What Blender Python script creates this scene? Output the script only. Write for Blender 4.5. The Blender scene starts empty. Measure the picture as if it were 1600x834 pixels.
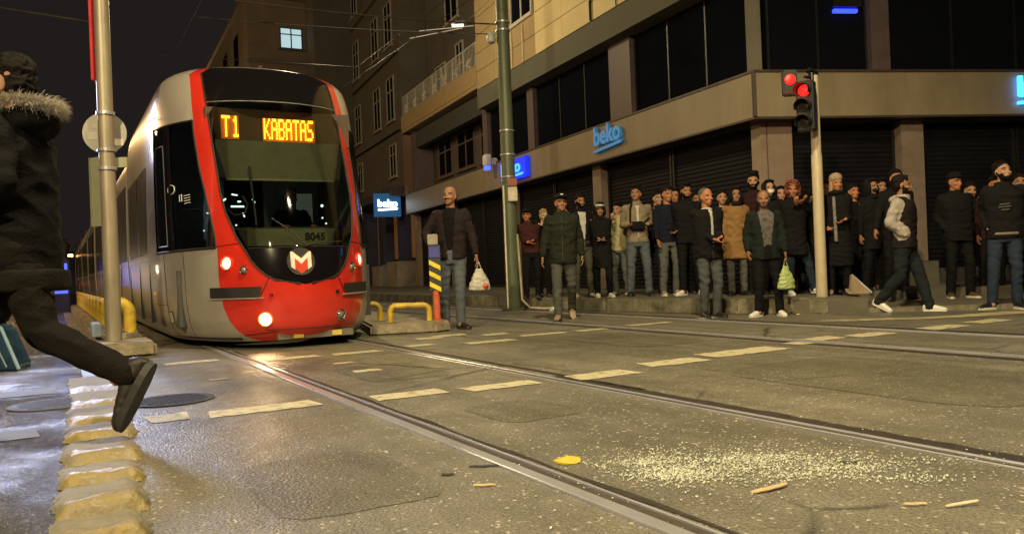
import bpy, bmesh, math, random
import numpy as np
from mathutils import Vector, Matrix, noise
random.seed(7); rng = np.random.default_rng(7)
S = bpy.context.scene
R = math.radians
# ------------------------------------------------------------------ camera
cd = bpy.data.cameras.new('camera'); cam = bpy.data.objects.new('camera', cd); S.collection.objects.link(cam)
cd.lens = 28.125; cd.sensor_width = 36; cd.clip_end = 1500; cd.clip_start = 0.05
CH = 0.78
cam.location = (0, 0, CH)
cam.matrix_world = Matrix.Translation((0, 0, CH)) @ Matrix.Rotation(R(90) + 1.906/1250, 4, 'X') @ Matrix.Rotation(R(-2.25), 4, 'Z')
S.camera = cam
# ------------------------------------------------------------------ world: a night sky over a lit city
w = bpy.data.worlds.new('World'); S.world = w; w.use_nodes = True
nt = w.node_tree; bg = nt.nodes['Background']
sky = nt.nodes.new('ShaderNodeTexSky'); sky.sky_type = 'NISHITA'; sky.sun_disc = False
sky.sun_elevation = R(-6); sky.sun_rotation = R(200); 
mixs = nt.nodes.new('ShaderNodeMixRGB'); mixs.blend_type = 'ADD'; mixs.inputs[0].default_value = 0.04
mixs.inputs[1].default_value = (0.0145, 0.0115, 0.0108, 1)
nt.links.new(sky.outputs[0], mixs.inputs[2]); nt.links.new(mixs.outputs[0], bg.inputs[0]); bg.inputs[1].default_value = 1.0
S.view_settings.view_transform = 'Standard'; S.view_settings.look = 'None'; S.view_settings.exposure = 0.0; S.view_settings.gamma = 1
S.cycles.use_denoising = True; S.cycles.max_bounces = 6; S.cycles.sample_clamp_indirect = 3.0; S.cycles.sample_clamp_direct = 30
S.cycles.caustics_reflective = False; S.cycles.caustics_refractive = False
S.cycles.transparent_max_bounces = 12
def lamp(name, loc, power, col, size=0.25, target=None, spot=None, blend=.5):
    if spot:
        l = bpy.data.lights.new(name, 'SPOT'); l.spot_size = R(spot); l.spot_blend = blend
    else:
        l = bpy.data.lights.new(name, 'POINT')
    l.energy = power; l.color = col; l.shadow_soft_size = size
    o = bpy.data.objects.new(name, l); S.collection.objects.link(o); o.location = loc
    if target is not None:
        o.rotation_euler = (Vector(target) - Vector(loc)).to_track_quat('-Z', 'Y').to_euler()
    return o
SOD = (1.0, 0.74, 0.40)
lamp('street_and_fill_light', (-4.5, -7.0, 8.5), 8800, (1.0, 0.80, 0.45), .22)           # street lamp behind the camera, left
lamp('street_and_fill_light', (7.5, -4.0, 9.0), 900, (1.0, 0.72, 0.42), .3)           # added fill for the right facade and the crowd, source unseen
lamp('suspended_lamp_light', (-5.2, 20.5, 7.8), 850, (1.0, 0.80, 0.45), .15)      # lamp hung over the tracks
lamp('street_and_fill_light', (-22, 33, 8.5), 1400, (1.0, 0.62, 0.25), .25)
lamp('street_and_fill_light', (-24, 60, 8.5), 3000, (1.0, 0.62, 0.25), .25)
lamp('junction_fill_light', (1.2, 4.6, 9.0), 4000, (1.0, 0.83, 0.47), .2, (1.8, 6.5, 0), 125, .6)            # added overhead fill to brighten the road, no such lamp seen
lamp('cool_road_light', (-8.3, 12.8, 3.6), 2900, (0.50, 0.62, 1.0), .9, (-2.6, 3.6, 0), 38, .7)  # unseen cool source, added as a spot for the wet road's blue-white sheen
lamp('low_flank_fill', (-14.1, 19.6, 1.0), 110, (1.0, 0.80, 0.50), .12)  # added low warm light for streaks on the tram flank, no car there
lamp('flank_fill_light', (-13.0, 15.5, 5.0), 850, (1.0, 0.58, 0.22), .5)                 # added warm fill for the tram flank, no such source seen

# ------------------------------------------------------------------ frames
TH = math.atan(715*math.cos(R(2.25))/1250.)
class Fr:
    def __init__(s, o, ang):
        s.o = o; s.a = ang; s.c, s.s = math.cos(ang), math.sin(ang)
    def p(s, x, y, z=0): return (s.o[0] + x*s.c - y*s.s, s.o[1] + x*s.s + y*s.c, z)
TR = Fr((0, 0), TH)                                   # x = right of the track direction, y = along the track, away
FA = Fr((4.234, 13.6), math.atan2(0.91518, -0.40306)) # x = along the left facade away from the corner, y = out over the pavement
GA = Fr((4.234, 13.6), math.atan2(0.15299, 0.98823))  # x = along the right facade, y = into the building
W0 = Fr((0, 0), 0)
# ------------------------------------------------------------------ materials
MATS = {}
def nodes_of(name):
    m = bpy.data.materials.new(name); m.use_nodes = True
    return m, m.node_tree, m.node_tree.nodes['Principled BSDF']
def mat(name, col, rough=.6, metal=0, var=.25, vscale=6, bump=.0, bscale=60, spec=None, emit=None, estr=0, dirt=None, coat=0, sheen=0, vy=None):
    if name in MATS: return MATS[name]
    m, t, b = nodes_of(name)
    tc = t.nodes.new('ShaderNodeTexCoord')
    n1 = t.nodes.new('ShaderNodeTexNoise'); n1.inputs['Scale'].default_value = vscale; n1.inputs['Detail'].default_value = 6; n1.inputs['Roughness'].default_value = .65
    src = tc.outputs['Object']
    if vy:
        mp = t.nodes.new('ShaderNodeMapping'); mp.inputs['Scale'].default_value = vy; t.links.new(src, mp.inputs[0]); src = mp.outputs[0]
    t.links.new(src, n1.inputs['Vector'])
    cr = t.nodes.new('ShaderNodeValToRGB'); cr.color_ramp.elements[0].position = .3; cr.color_ramp.elements[1].position = .7
    c0 = [c*(1-var) for c in col]; c1 = [min(1, c*(1+var*.8)) for c in col]
    if dirt: c0 = dirt
    cr.color_ramp.elements[0].color = (*c0, 1); cr.color_ramp.elements[1].color = (*c1, 1)
    t.links.new(n1.outputs['Fac'], cr.inputs[0]); t.links.new(cr.outputs[0], b.inputs['Base Color'])
    b.inputs['Metallic'].default_value = metal
    mr = t.nodes.new('ShaderNodeMapRange'); mr.inputs['To Min'].default_value = max(.02, rough*.8); mr.inputs['To Max'].default_value = min(1, rough*1.25)
    t.links.new(n1.outputs['Fac'], mr.inputs[0]); t.links.new(mr.outputs[0], b.inputs['Roughness'])
    if spec is not None: b.inputs['Specular IOR Level'].default_value = spec
    if coat: b.inputs['Coat Weight'].default_value = coat; b.inputs['Coat Roughness'].default_value = .08
    if bump:
        n2 = t.nodes.new('ShaderNodeTexNoise'); n2.inputs['Scale'].default_value = bscale; n2.inputs['Detail'].default_value = 4
        t.links.new(src, n2.inputs['Vector'])
        bp = t.nodes.new('ShaderNodeBump'); bp.inputs['Strength'].default_value = bump; bp.inputs['Distance'].default_value = .02
        t.links.new(n2.outputs['Fac'], bp.inputs['Height']); t.links.new(bp.outputs[0], b.inputs['Normal'])
    if emit: b.inputs['Emission Color'].default_value = (*emit, 1); b.inputs['Emission Strength'].default_value = estr
    MATS[name] = m; return m
def glow(name, col, s):
    if name in MATS: return MATS[name]
    m, t, b = nodes_of(name); b.inputs['Base Color'].default_value = (*[c*.5 for c in col], 1)
    b.inputs['Emission Color'].default_value = (*col, 1); b.inputs['Emission Strength'].default_value = s; b.inputs['Roughness'].default_value = .4
    MATS[name] = m; return m
def glass(name, tint=(.55,.6,.55), refl=.06):
    m = bpy.data.materials.new(name); m.use_nodes = True; t = m.node_tree; t.nodes.clear()
    o = t.nodes.new('ShaderNodeOutputMaterial'); mx = t.nodes.new('ShaderNodeMixShader'); tr = t.nodes.new('ShaderNodeBsdfTransparent'); gl = t.nodes.new('ShaderNodeBsdfGlossy')
    fr = t.nodes.new('ShaderNodeFresnel'); fr.inputs[0].default_value = 1.5
    tr.inputs[0].default_value = (*tint, 1); gl.inputs['Roughness'].default_value = .03; gl.inputs[0].default_value = (.9,.9,.9,1)
    t.links.new(fr.outputs[0], mx.inputs[0]); t.links.new(tr.outputs[0], mx.inputs[1]); t.links.new(gl.outputs[0], mx.inputs[2]); t.links.new(mx.outputs[0], o.inputs[0])
    MATS[name] = m; return m
def asphalt(name, base, wet, glitter):
    m, t, b = nodes_of(name); L = t.links
    tc = t.nodes.new('ShaderNodeTexCoord'); g = t.nodes.new('ShaderNodeMapping'); g.inputs['Rotation'].default_value = (0, 0, -TH); L.new(tc.outputs['Object'], g.inputs[0])
    def nz(sc, det=5, ro=.6, vec=None):
        n = t.nodes.new('ShaderNodeTexNoise'); n.inputs['Scale'].default_value = sc; n.inputs['Detail'].default_value = det; n.inputs['Roughness'].default_value = ro
        L.new(vec or g.outputs[0], n.inputs['Vector']); return n
    def ramp(src, a, bb, ca, cb):
        c = t.nodes.new('ShaderNodeValToRGB'); c.color_ramp.elements[0].position = a; c.color_ramp.elements[1].position = bb
        c.color_ramp.elements[0].color = (*ca, 1); c.color_ramp.elements[1].color = (*cb, 1); L.new(src, c.inputs[0]); return c
    def mixc(f, a, bb, mode='MIX'):
        x = t.nodes.new('ShaderNodeMixRGB'); x.blend_type = mode
        for i, v in enumerate((f, a, bb)):
            if hasattr(v, 'links'): L.new(v, x.inputs[i])
            elif i == 0: x.inputs[0].default_value = v
            else: x.inputs[i].default_value = (*v, 1)
        return x.outputs[0]
    big = nz(.55, 6); med = nz(5, 5); fine = nz(85, 3, .75)
    vo = t.nodes.new('ShaderNodeTexVoronoi'); vo.inputs['Scale'].default_value = 85; L.new(g.outputs[0], vo.inputs['Vector'])
    st = t.nodes.new('ShaderNodeMapping'); st.inputs['Scale'].default_value = (3.5, .22, 1); L.new(g.outputs[0], st.inputs[0]); streak = nz(1, 5, .6, st.outputs[0])
    c = ramp(big.outputs['Fac'], .3, .7, [x*.7 for x in base], [x*1.22 for x in base]).outputs[0]
    c = mixc(.55, c, ramp(streak.outputs['Fac'], .35, .65, (.55,.55,.55), (1.15,1.15,1.15)).outputs[0], 'MULTIPLY')
    c = mixc(.6, c, ramp(med.outputs['Fac'], .3, .7, (.75,.75,.75), (1.2,1.2,1.2)).outputs[0], 'MULTIPLY')
    c = mixc(.85, c, ramp(fine.outputs['Fac'], .3, .75, (.25,.25,.25), (2.2,2.2,2.1)).outputs[0], 'MULTIPLY')
    sp = ramp(vo.outputs['Color'], .86, .9, (0,0,0), (1,1,1)).outputs[0]      # pale aggregate stones
    c = mixc(sp, c, [min(1, x*2.7) for x in base])
    # cracks
    vc = t.nodes.new('ShaderNodeTexVoronoi'); vc.feature = 'DISTANCE_TO_EDGE'; vc.inputs['Scale'].default_value = .55
    wv = t.nodes.new('ShaderNodeMixRGB'); wv.inputs[0].default_value = .12; L.new(g.outputs[0], wv.inputs[1]); L.new(nz(2.2, 6, .7).outputs['Color'], wv.inputs[2]); L.new(wv.outputs[0], vc.inputs['Vector'])
    cm = t.nodes.new('ShaderNodeMath'); cm.operation = 'MULTIPLY'; L.new(ramp(vc.outputs['Distance'], 0, .011, (1,1,1), (0,0,0)).outputs[0], cm.inputs[0]); L.new(ramp(big.outputs['Fac'], .5, .56, (0,0,0), (1,1,1)).outputs[0], cm.inputs[1])
    c = mixc(cm.outputs[0], c, [x*.3 for x in base])
    L.new(c, b.inputs['Base Color'])
    rr = ramp(nz(.9, 6, .65).outputs['Fac'], .42, .62, (wet[0],)*3, (wet[1],)*3)
    rm = t.nodes.new('ShaderNodeMath'); rm.operation = 'MULTIPLY'; L.new(rr.outputs[0], rm.inputs[0]); L.new(ramp(fine.outputs['Fac'], .3, .7, (1.15,)*3, (.7,)*3).outputs[0], rm.inputs[1]); L.new(rm.outputs[0], b.inputs['Roughness'])
    b.inputs['Specular IOR Level'].default_value = glitter[1]
    bp = t.nodes.new('ShaderNodeBump'); bp.inputs['Strength'].default_value = glitter[0]; bp.inputs['Distance'].default_value = glitter[2]
    vo2 = t.nodes.new('ShaderNodeTexVoronoi'); vo2.inputs['Scale'].default_value = glitter[3]; L.new(g.outputs[0], vo2.inputs['Vector'])
    ad = t.nodes.new('ShaderNodeMath'); ad.operation = 'ADD'; L.new(fine.outputs['Fac'], ad.inputs[0]); L.new(vo2.outputs['Distance'], ad.inputs[1]); L.new(ad.outputs[0], bp.inputs['Height'])
    bp2 = t.nodes.new('ShaderNodeBump'); bp2.inputs['Strength'].default_value = .5; bp2.inputs['Distance'].default_value = .03
    L.new(med.outputs['Fac'], bp2.inputs['Height']); L.new(bp.outputs[0], bp2.inputs['Normal']); L.new(bp2.outputs[0], b.inputs['Normal'])
    MATS[name] = m; return m
# ------------------------------------------------------------------ objects
COL = S.collection
def tag(o, label=None, cat=None, group=None, kind=None):
    if label: o['label'] = label
    if cat: o['category'] = cat
    if group: o['group'] = group
    if kind: o['kind'] = kind
    return o
def thing(name, label, cat, loc=(0, 0, 0), group=None):
    o = bpy.data.objects.new(name, None); o.empty_display_size = .1; COL.objects.link(o); o.location = loc
    return tag(o, label, cat, group)
def wloc(o):
    v = Vector((0, 0, 0))
    while o: v += o.location; o = o.parent
    return v
class MB:
    """collects shapes in world coordinates; build() links them as one mesh object"""
    def __init__(s, fr=W0): s.v = []; s.f = []; s.mi = []; s.fr = fr; s.cur = 0
    def add(s, V, F, raw=False):
        b = len(s.v)
        s.v += [tuple(q) for q in V] if raw else [s.fr.p(*q) for q in V]
        s.f += [tuple(i + b for i in q) for q in F]; s.mi += [s.cur]*len(F); return s
    def box(s, x0, x1, y0, y1, z0, z1):
        x0, x1 = sorted((x0, x1)); y0, y1 = sorted((y0, y1)); z0, z1 = sorted((z0, z1))
        V = [(x, y, z) for z in (z0, z1) for x, y in ((x0, y0), (x1, y0), (x1, y1), (x0, y1))]
        return s.add(V, [(3,2,1,0), (4,5,6,7), (0,1,5,4), (1,2,6,5), (2,3,7,6), (3,0,4,7)])
    def quad(s, a, b, c, d): return s.add([a, b, c, d], [(0,1,2,3)])
    def prism(s, pts, ax, lo, hi):
        """pts 2D polygon (CCW), extruded along axis ax ('x','y','z')"""
        n = len(pts); mk = {'z': lambda p, h: (p[0], p[1], h), 'x': lambda p, h: (h, p[0], p[1]), 'y': lambda p, h: (p[0], h, p[1])}[ax]
        V = [mk(p, lo) for p in pts] + [mk(p, hi) for p in pts]
        return s.add(V, [tuple(range(n))[::-1], tuple(range(n, 2*n))] + [(i, (i+1) % n, n+(i+1) % n, n+i) for i in range(n)])
    def tube(s, pts, r, seg=10, raw=False, cap=True):
        P = [Vector(q if raw else s.fr.p(*q)) for q in pts]; n = len(P)
        rr = r if isinstance(r, (list, tuple)) else [r]*n
        V = []; up = None
        for i in range(n):
            d = (P[min(i+1, n-1)] - P[max(i-1, 0)]).normalized()
            if up is None: up = d.orthogonal().normalized()
            up = (up - d*up.dot(d)).normalized(); sd = d.cross(up)
            V += [tuple(P[i] + (up*math.cos(2*math.pi*k/seg) + sd*math.sin(2*math.pi*k/seg))*rr[i]) for k in range(seg)]
        F = [(i*seg+k, i*seg+(k+1) % seg, (i+1)*seg+(k+1) % seg, (i+1)*seg+k) for i in range(n-1) for k in range(seg)]
        if cap: F += [tuple(range(seg))[::-1], tuple(range((n-1)*seg, n*seg))]
        return s.add(V, F, raw=True)
    def disc(s, c, nrm, r, th=.01, seg=24):
        c = Vector(c); nrm = Vector(nrm).normalized()
        return s.tube([c - nrm*th/2, c + nrm*th/2], r, seg, raw=True)
    def build(s, name, m, parent=None, smooth=False, bevel=0, kind=None):
        me = bpy.data.meshes.new(name); off = wloc(parent) if parent else Vector((0, 0, 0))
        V = np.array(s.v, dtype=float).reshape(-1, 3) - np.array(off)
        me.from_pydata(V.tolist(), [], s.f)
        for x in (m if isinstance(m, (list, tuple)) else [m]): me.materials.append(x)
        if any(s.mi): me.polygons.foreach_set('material_index', s.mi)
        me.validate(); me.update()
        bm = bmesh.new(); bm.from_mesh(me); bmesh.ops.recalc_face_normals(bm, faces=bm.faces)
        if bevel: bmesh.ops.bevel(bm, geom=[e for e in bm.edges if e.is_manifold and e.calc_face_angle(0) > .5], offset=bevel, segments=2, affect='EDGES', clamp_overlap=True)
        bm.to_mesh(me); bm.free()
        if smooth: smooth_by_angle(me)
        o = bpy.data.objects.new(name, me); COL.objects.link(o)
        if parent: o.parent = parent
        if kind: o['kind'] = kind
        return o
def smooth_by_angle(me, ang=40):
    me.polygons.foreach_set('use_smooth', [True]*len(me.polygons))
    bm = bmesh.new(); bm.from_mesh(me)
    for e in bm.edges: e.smooth = not (e.is_manifold and e.calc_face_angle(0) > R(ang))
    bm.to_mesh(me); bm.free()
def dup(root, loc, label=None):
    r = root.copy(); COL.objects.link(r); r.location = loc
    if label: r['label'] = label
    for ch in list(root.children):
        c = ch.copy(); COL.objects.link(c); c.parent = r
        for g in ch.children:
            d = g.copy(); COL.objects.link(d); d.parent = c
    return r
def text_obj(txt, name, m, size, fr, x, y, z, mirror=1, extr=.01, off=0.0, parent=None, tilt=0, sx=1):
    """text standing upright; x axis of the text along the frame's x * mirror"""
    cu = bpy.data.curves.new('t', 'FONT'); cu.body = txt; cu.size = size; cu.extrude = extr; cu.offset = off; cu.resolution_u = 4
    o = bpy.data.objects.new('t', cu); COL.objects.link(o)
    dg = bpy.context.evaluated_depsgraph_get(); me = bpy.data.meshes.new_from_object(o.evaluated_get(dg)); bpy.data.objects.remove(o)
    off_ = wloc(parent) if parent else Vector((0, 0, 0))
    for v in me.vertices:
        a, b, c = v.co; a *= sx
        v.co = Vector(fr.p(x + a*mirror, y + c, z + b + a*tilt)) - off_
    me.materials.clear(); me.materials.append(m); me.name = name
    bm = bmesh.new(); bm.from_mesh(me); bmesh.ops.recalc_face_normals(bm, faces=bm.faces); bm.to_mesh(me); bm.free()
    o = bpy.data.objects.new(name, me); COL.objects.link(o)
    if parent: o.parent = parent
    return o
# ------------------------------------------------------------------ ground, road, kerbs
M_ROAD = asphalt('asphalt_dry', (.150, .137, .108), (.40, .66), (.8, .5, .0045, 95))
M_WET = asphalt('asphalt_wet', (.085, .085, .095), (.12, .30), (1.0, 1.0, .02, 75))
M_EARTH = mat('far_ground', (.05, .045, .04), .9, vscale=.05)
M_PAVE = mat('paving', (.12, .105, .075), .75, vscale=3, bump=.4, bscale=30)
M_KERB = mat('kerb_stone', (.20, .175, .12), .8, var=.45, vscale=4, bump=.6, bscale=22, dirt=(.07,.065,.04))
M_PAINT = mat('road_paint', (.43, .385, .26), .6, var=.2, vscale=14, bump=.3, bscale=90, dirt=(.27,.24,.16))
m = MB(); m.quad((-900, -300, -.02), (900, -300, -.02), (900, 1200, -.02), (-900, 1200, -.02)); m.build('ground', M_EARTH, kind='structure')
m = MB(TR); m.quad((.18, -12, 0), (45, -12, 0), (45, 130, 0), (.18, 130, 0)); m.build('tram_street', M_ROAD, kind='structure')
m = MB(TR); m.quad((-25, -12, 0), (.18, -12, 0), (.18, 130, 0), (-25, 130, 0)); m.build('wet_road', M_WET, kind='structure')
_pr = [n for n in M_PAINT.node_tree.nodes if n.type == 'VALTORGB'][0]; _pr.color_ramp.elements[0].position = .38; _pr.color_ramp.elements[1].position = .50; _pr.color_ramp.elements[0].color = (.29, .25, .165, 1)
def ni(n, s, z=0): return TR.p(n, s, z)
kl = [ni(7.95, 125)[:2], ni(7.95, 60)[:2], ni(7.95, 30)[:2], ni(7.95, 20)[:2], ni(7.95, 14)[:2], (.62, 14.72), (1.10, 13.95), (1.95, 12.75), (2.94, 11.68), (3.93, 11.0), (4.75, 10.72)]
kr = [(4.75, 10.72), (6.58, 10.36), (9, 10.25), (20, 11.5), (44, 15.0)]
H2 = [(4.75, 12.45), (9, 12.6), (20, 13.9), (44, 17.6)]
def ccw(p):
    a = sum(p[i][0]*p[(i+1) % len(p)][1] - p[(i+1) % len(p)][0]*p[i][1] for i in range(len(p))); return p if a > 0 else p[::-1]
m = MB(); m.prism(ccw(kl + [H2[0]] + H2[1:] + [(44, 125)]), 'z', -.01, .2); m.build('pavement', M_PAVE, kind='structure')
m = MB(); m.prism(ccw(kr + H2[::-1]), 'z', -.01, .055); m.build('dropped_pavement', M_PAVE, kind='structure')
def resample(pts, step):
    out = [Vector(pts[0])]; acc = 0
    for a, b in zip(pts[:-1], pts[1:]):
        a, b = Vector(a), Vector(b); L = (b-a).length; d = step - acc
        while d <= L: out.append(a + (b-a)*d/L); d += step
        acc = L - (d - step)
    return out
m = MB()
rk = resample([k for k in kl[2:]], .62)
for a, b in zip(rk[:-1], rk[1:]):
    d = (b-a).normalized(); nn = Vector((-d.y, d.x)); g = d*.009; j = random.uniform(-.012, .012); zt = .205 + random.uniform(-.012, .01)
    a1, b1 = a + g + nn*(-.03+j), b - g + nn*(-.03+j)
    if (nn.dot(Vector((3, 20)) - a)) < 0: nn = -nn; a1, b1 = a + g + nn*(-.03+j), b - g + nn*(-.03+j)
    q = [a1, b1, b1 + nn*.2, a1 + nn*.2]; m.prism(ccw([tuple(x) for x in q]), 'z', -.01, zt)
m.build('kerb', M_KERB, kind='structure', bevel=.018, smooth=True)
m = MB()
rk = resample(kr, .8)
for a, b in zip(rk[:-1], rk[1:]):
    d = (b-a).normalized(); nn = Vector((-d.y, d.x)); g = d*.006
    q = [a+g-nn*.03, b-g-nn*.03, b-g+nn*.15, a+g+nn*.15]; m.prism(ccw([tuple(x) for x in q]), 'z', -.01, .062)
for a, b in zip(H2[:-1], H2[1:]):
    pass
m.build('kerb', M_KERB, kind='structure', bevel=.008)
# --- painted crossing lines: worn dashes with ragged ends
def dash(m, n0, n1, s0, w, sk=0, chips=0):
    N = max(4, int((n1-n0)/.06)); lo = []; hi = []
    for i in range(N+1):
        n = n0 + (n1-n0)*i/N; r = lambda: random.uniform(-.012, .012)
        lo.append((n + (random.uniform(-.03, .03) if i in (0, N) else 0), s0 + sk*(n-n0) - w/2 + r())); hi.append((n + (random.uniform(-.03, .03) if i in (0, N) else 0), s0 + sk*(n-n0) + w/2 + r()))
    z = .004
    V = [(*p, z) for p in lo] + [(*p, z) for p in hi]
    m.add(V, [(i, i+1, N+2+i, N+1+i) for i in range(N)])
m = MB(TR)
for n0, n1, s0, w_ in [(.42,.66,4.98,.26),(.76,1.36,4.9,.24),(1.68,2.2,4.78,.22),(2.3,2.82,4.68,.2),(3.08,3.62,4.62,.26),(3.86,4.42,4.8,.26),(4.6,5.45,4.9,.3),(5.72,5.9,5.0,.2),(6.08,6.48,5.12,.25),(6.56,7.12,5.02,.25),(7.6,8.2,4.95,.26),(8.5,9.1,5.0,.25),
                      (.88,1.36,8.2,.2),(1.72,2.2,7.75,.22),(2.34,2.82,7.7,.2),(3.2,3.5,7.85,.2),(3.75,4.3,7.6,.22),(4.6,5.2,7.9,.18),(5.35,5.8,7.9,.18),(6.2,6.9,8.0,.2),(7.5,7.8,8.1,.16)]:
    dash(m, n0, n1, s0, w_)
for n0, n1, s0, w_ in [(2.1,2.3,6.9,.1),(1.3,1.7,6.9,.12),(2.05,2.25,6.2,.14),(1.0,1.15,6.6,.08),(3.6,3.9,8.6,.25),(3.9,4.3,8.75,.25),(4.35,4.7,8.4,.25)]: dash(m, n0, n1, s0, w_)
m.build('road_markings', M_PAINT, kind='structure')
m = MB(TR)
for n0, n1, s0, w_ in [(-.75,-.1,5.0,.3),(-2.2,-1.1,5.0,.3),(-.9,0,6.9,.35)]: dash(m, n0, n1, s0, w_)
m.build('road_markings', mat('paint_pale', (.10,.10,.10), .75, var=.3, vscale=8), kind='structure')
m = MB()   # ramp strip along the dropped kerb, its lit tone put into the colour
a = [(3.55, 9.62), (3.9, 9.38), (5.0, 9.28), (6.1, 9.5), (9, 9.5), (20, 10.9), (20, 11.3), (9, 9.95), (6.1, 9.95), (5.0, 9.55), (4.1, 9.7)]
m.add([(*p, .005) for p in a], [tuple(range(len(a)))]); m.build('lit_ramp_strip', mat('apron', (.44,.37,.22), .6, var=.3, vscale=5, dirt=(.22,.19,.11)), kind='structure')
def patch(cn, cs, w_, l_, seed, mt):
    r = random.Random(seed); m = MB(TR); N = 28; pts = []
    for k in range(N):
        a = 2*math.pi*k/N; c_, s_ = math.cos(a), math.sin(a); q = (abs(c_)**6 + abs(s_)**6)**(-1/6); pts.append((cn + w_*c_*q*(1+r.uniform(-.03, .03)), cs + l_*s_*q*(1+r.uniform(-.03, .03)), .0022))
    m.add(pts, [tuple(range(N))]); m.build('road_patch', mt, kind='structure')
M_PATCH = asphalt('asphalt_patch', (.118, .108, .080), (.45, .65), (.8, .5, .005, 80))
for cn, cs, w_, l_, sd_ in [(2.28, 6.0, .34, .55, 1), (4.6, 3.2, .7, 1.0, 2), (.9, 3.0, .3, .45, 3), (5.1, 6.6, .45, .8, 4), (2.2, 3.8, .25, .3, 5), (3.6, 10.5, .3, 1.2, 6)]: patch(cn, cs, w_, l_, sd_, M_PATCH)
m = MB(TR)  # dark bitumen joints beside the rails
for n0, n1, s0, s1 in [(3.02, 3.12, .4, 4.8), (2.92, 2.95, -3, 9), (1.64, 1.665, -3, 9), (7.46, 7.62, -3, 30), (5.8, 5.9, -3, 30), (3.10, 3.15, 3.9, 40)]:
    N = 60; V = []; 
    for i in range(N+1):
        s = s0 + (s1-s0)*i/N; V += [(n0 + random.uniform(-.01, .01), s, .003), (n1 + random.uniform(-.012, .012), s, .003)]
    m.add(V, [(2*i, 2*i+1, 2*i+3, 2*i+2) for i in range(N)])
m.build('bitumen_joint', mat('bitumen', (.035, .03, .026), .4, vscale=9, bump=.5, bscale=40), kind='structure')
# --- grooved rails
M_STEEL = mat('rail_steel', (.56, .56, .60), .28, .6, var=.12, vscale=3)
M_RUST = mat('rail_side', (.10, .08, .065), .5, .6, vscale=20)
def rail(n, inner, hw=.030):
    # head outside, groove and lip towards the inner side
    t = thing('tram_rail', '', 'rail', TR.p(n, -10, 0)); 
    d = inner
    hd = MB(TR); 
    prof = [(-hw, -.03), (.030, -.03), (.030, .008), (.022, .0115), (-hw+.006, .0115), (-hw, .009)]
    hd.prism([(n + d*a - d*.02, b) for a, b in prof], 'y', -10, 120); hd.build('rail_head', M_STEEL, t)
    g = MB(TR); g.prism([(n+d*.010, -.03), (n+d*.058, -.03), (n+d*.058, .0025), (n+d*.010, .0025)], 'y', -10, 120); g.build('groove', M_RUST, t)
    l = MB(TR); l.prism([(n+d*.058, -.03), (n+d*.074, -.03), (n+d*.074, .008), (n+d*.066, .011), (n+d*.058, .009)], 'y', -10, 120); l.build('lip', M_STEEL, t)
    return t
for n, inn, lab in [(1.545, 1, 'wide polished rail running under the near side of the red tram'), (2.985, -1, 'worn rail under the far side of the tram, dark joint beside it'),
                    (5.98, 1, 'nearer rail of the empty second track, a thin bright line'), (7.36, -1, 'rail of the second track closest to the kerb and the crowd')]:
    rail(n, inn, .030 if n < 2 else -.004)['label'] = lab
# --- manhole covers
def manhole(u, lab, x, y):
    t = thing('manhole_cover', lab, 'manhole', (x, y, 0)); m = MB(); m.disc((x, y, .004), (0, 0, 1), .27, .010, 40); m.build('rim', mat('rim_iron', (.06,.053,.045), .8), t)
    m = MB(); m.disc((x, y, .006), (0, 0, 1), .235, .010, 40)
    for i in range(-6, 7):
        for j in range(-6, 7):
            if math.hypot(i, j) < 6.2: m.box(x+i*.035-.010, x+i*.035+.010, y+j*.035-.010, y+j*.035+.010, .010, .014)
    m.build('cover', mat('cast_iron', (.04,.036,.032), .7, 0, vscale=8), t)
manhole(0, 'round iron manhole cover on the asphalt right of the yellow lane divider', -2.27, 5.25)
manhole(0, 'round iron manhole cover in the wet blue-lit road left of the lane divider', -3.05, 5.28)
# ------------------------------------------------------------------ corner building
M_FASC = mat('fascia_stone', (.235, .19, .125), .5, var=.2, vscale=2.2, vy=(1,1,.35))
M_COLM = mat('column_stone', (.24, .175, .135), .45, var=.2, vscale=2.5)
M_DARKCOL = mat('purple_column', (.10, .072, .072), .5, var=.2)
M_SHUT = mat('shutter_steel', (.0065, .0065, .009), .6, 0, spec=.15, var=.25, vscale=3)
M_BAND = mat('band_render', (.12, .12, .09), .8, var=.12, vscale=1.5, bump=.2)
M_CREAM = mat('cream_panel', (.72, .59, .30), .6, var=.08, vscale=1.2)
M_BWALL = mat('old_render', (.09, .076, .062), .9, var=.22, vscale=1.1, bump=.4, bscale=14)
M_BLACKG = mat('dark_glass', (.006, .007, .011), .3, var=.1, spec=0)
M_FRAME = mat('window_frame', (.38, .35, .30), .5)
M_METAL = mat('dark_metal', (.03, .03, .03), .4, .6)
M_GREY = mat('grey_core', (.09, .08, .07), .9)
def inset(d):
    # point inside the corner, d behind both facade planes
    a = Vector(FA.p(0, -d)[:2]); b = Vector(GA.p(0, d)[:2]); fd = Vector((FA.c, FA.s)); gd = Vector((GA.c, GA.s))
    M = Matrix(((fd.x, -gd.x), (fd.y, -gd.y))); r = M.inverted() @ (b - a); return tuple(a + fd*r[0])
f2 = lambda x, d: FA.p(x, -d)[:2]
g2 = lambda x, d: GA.p(x, d)[:2]
FE, GE = 21.05, 16.0
B = thing('corner_building', 'cream and stone corner building with dark roller shutters behind the waiting crowd', 'building', (4.234, 13.6, .2))
def lprism(m, d0, d1, z0, z1, fe=FE, ge=GE):
    """L-shaped solid between offsets d0 (outer) and d1 (inner)"""
    m.prism(ccw([f2(fe, d0), inset(d0), g2(ge, d0)]+[g2(ge, d1), inset(d1), f2(fe, d1)]), 'z', z0, z1)
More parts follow.
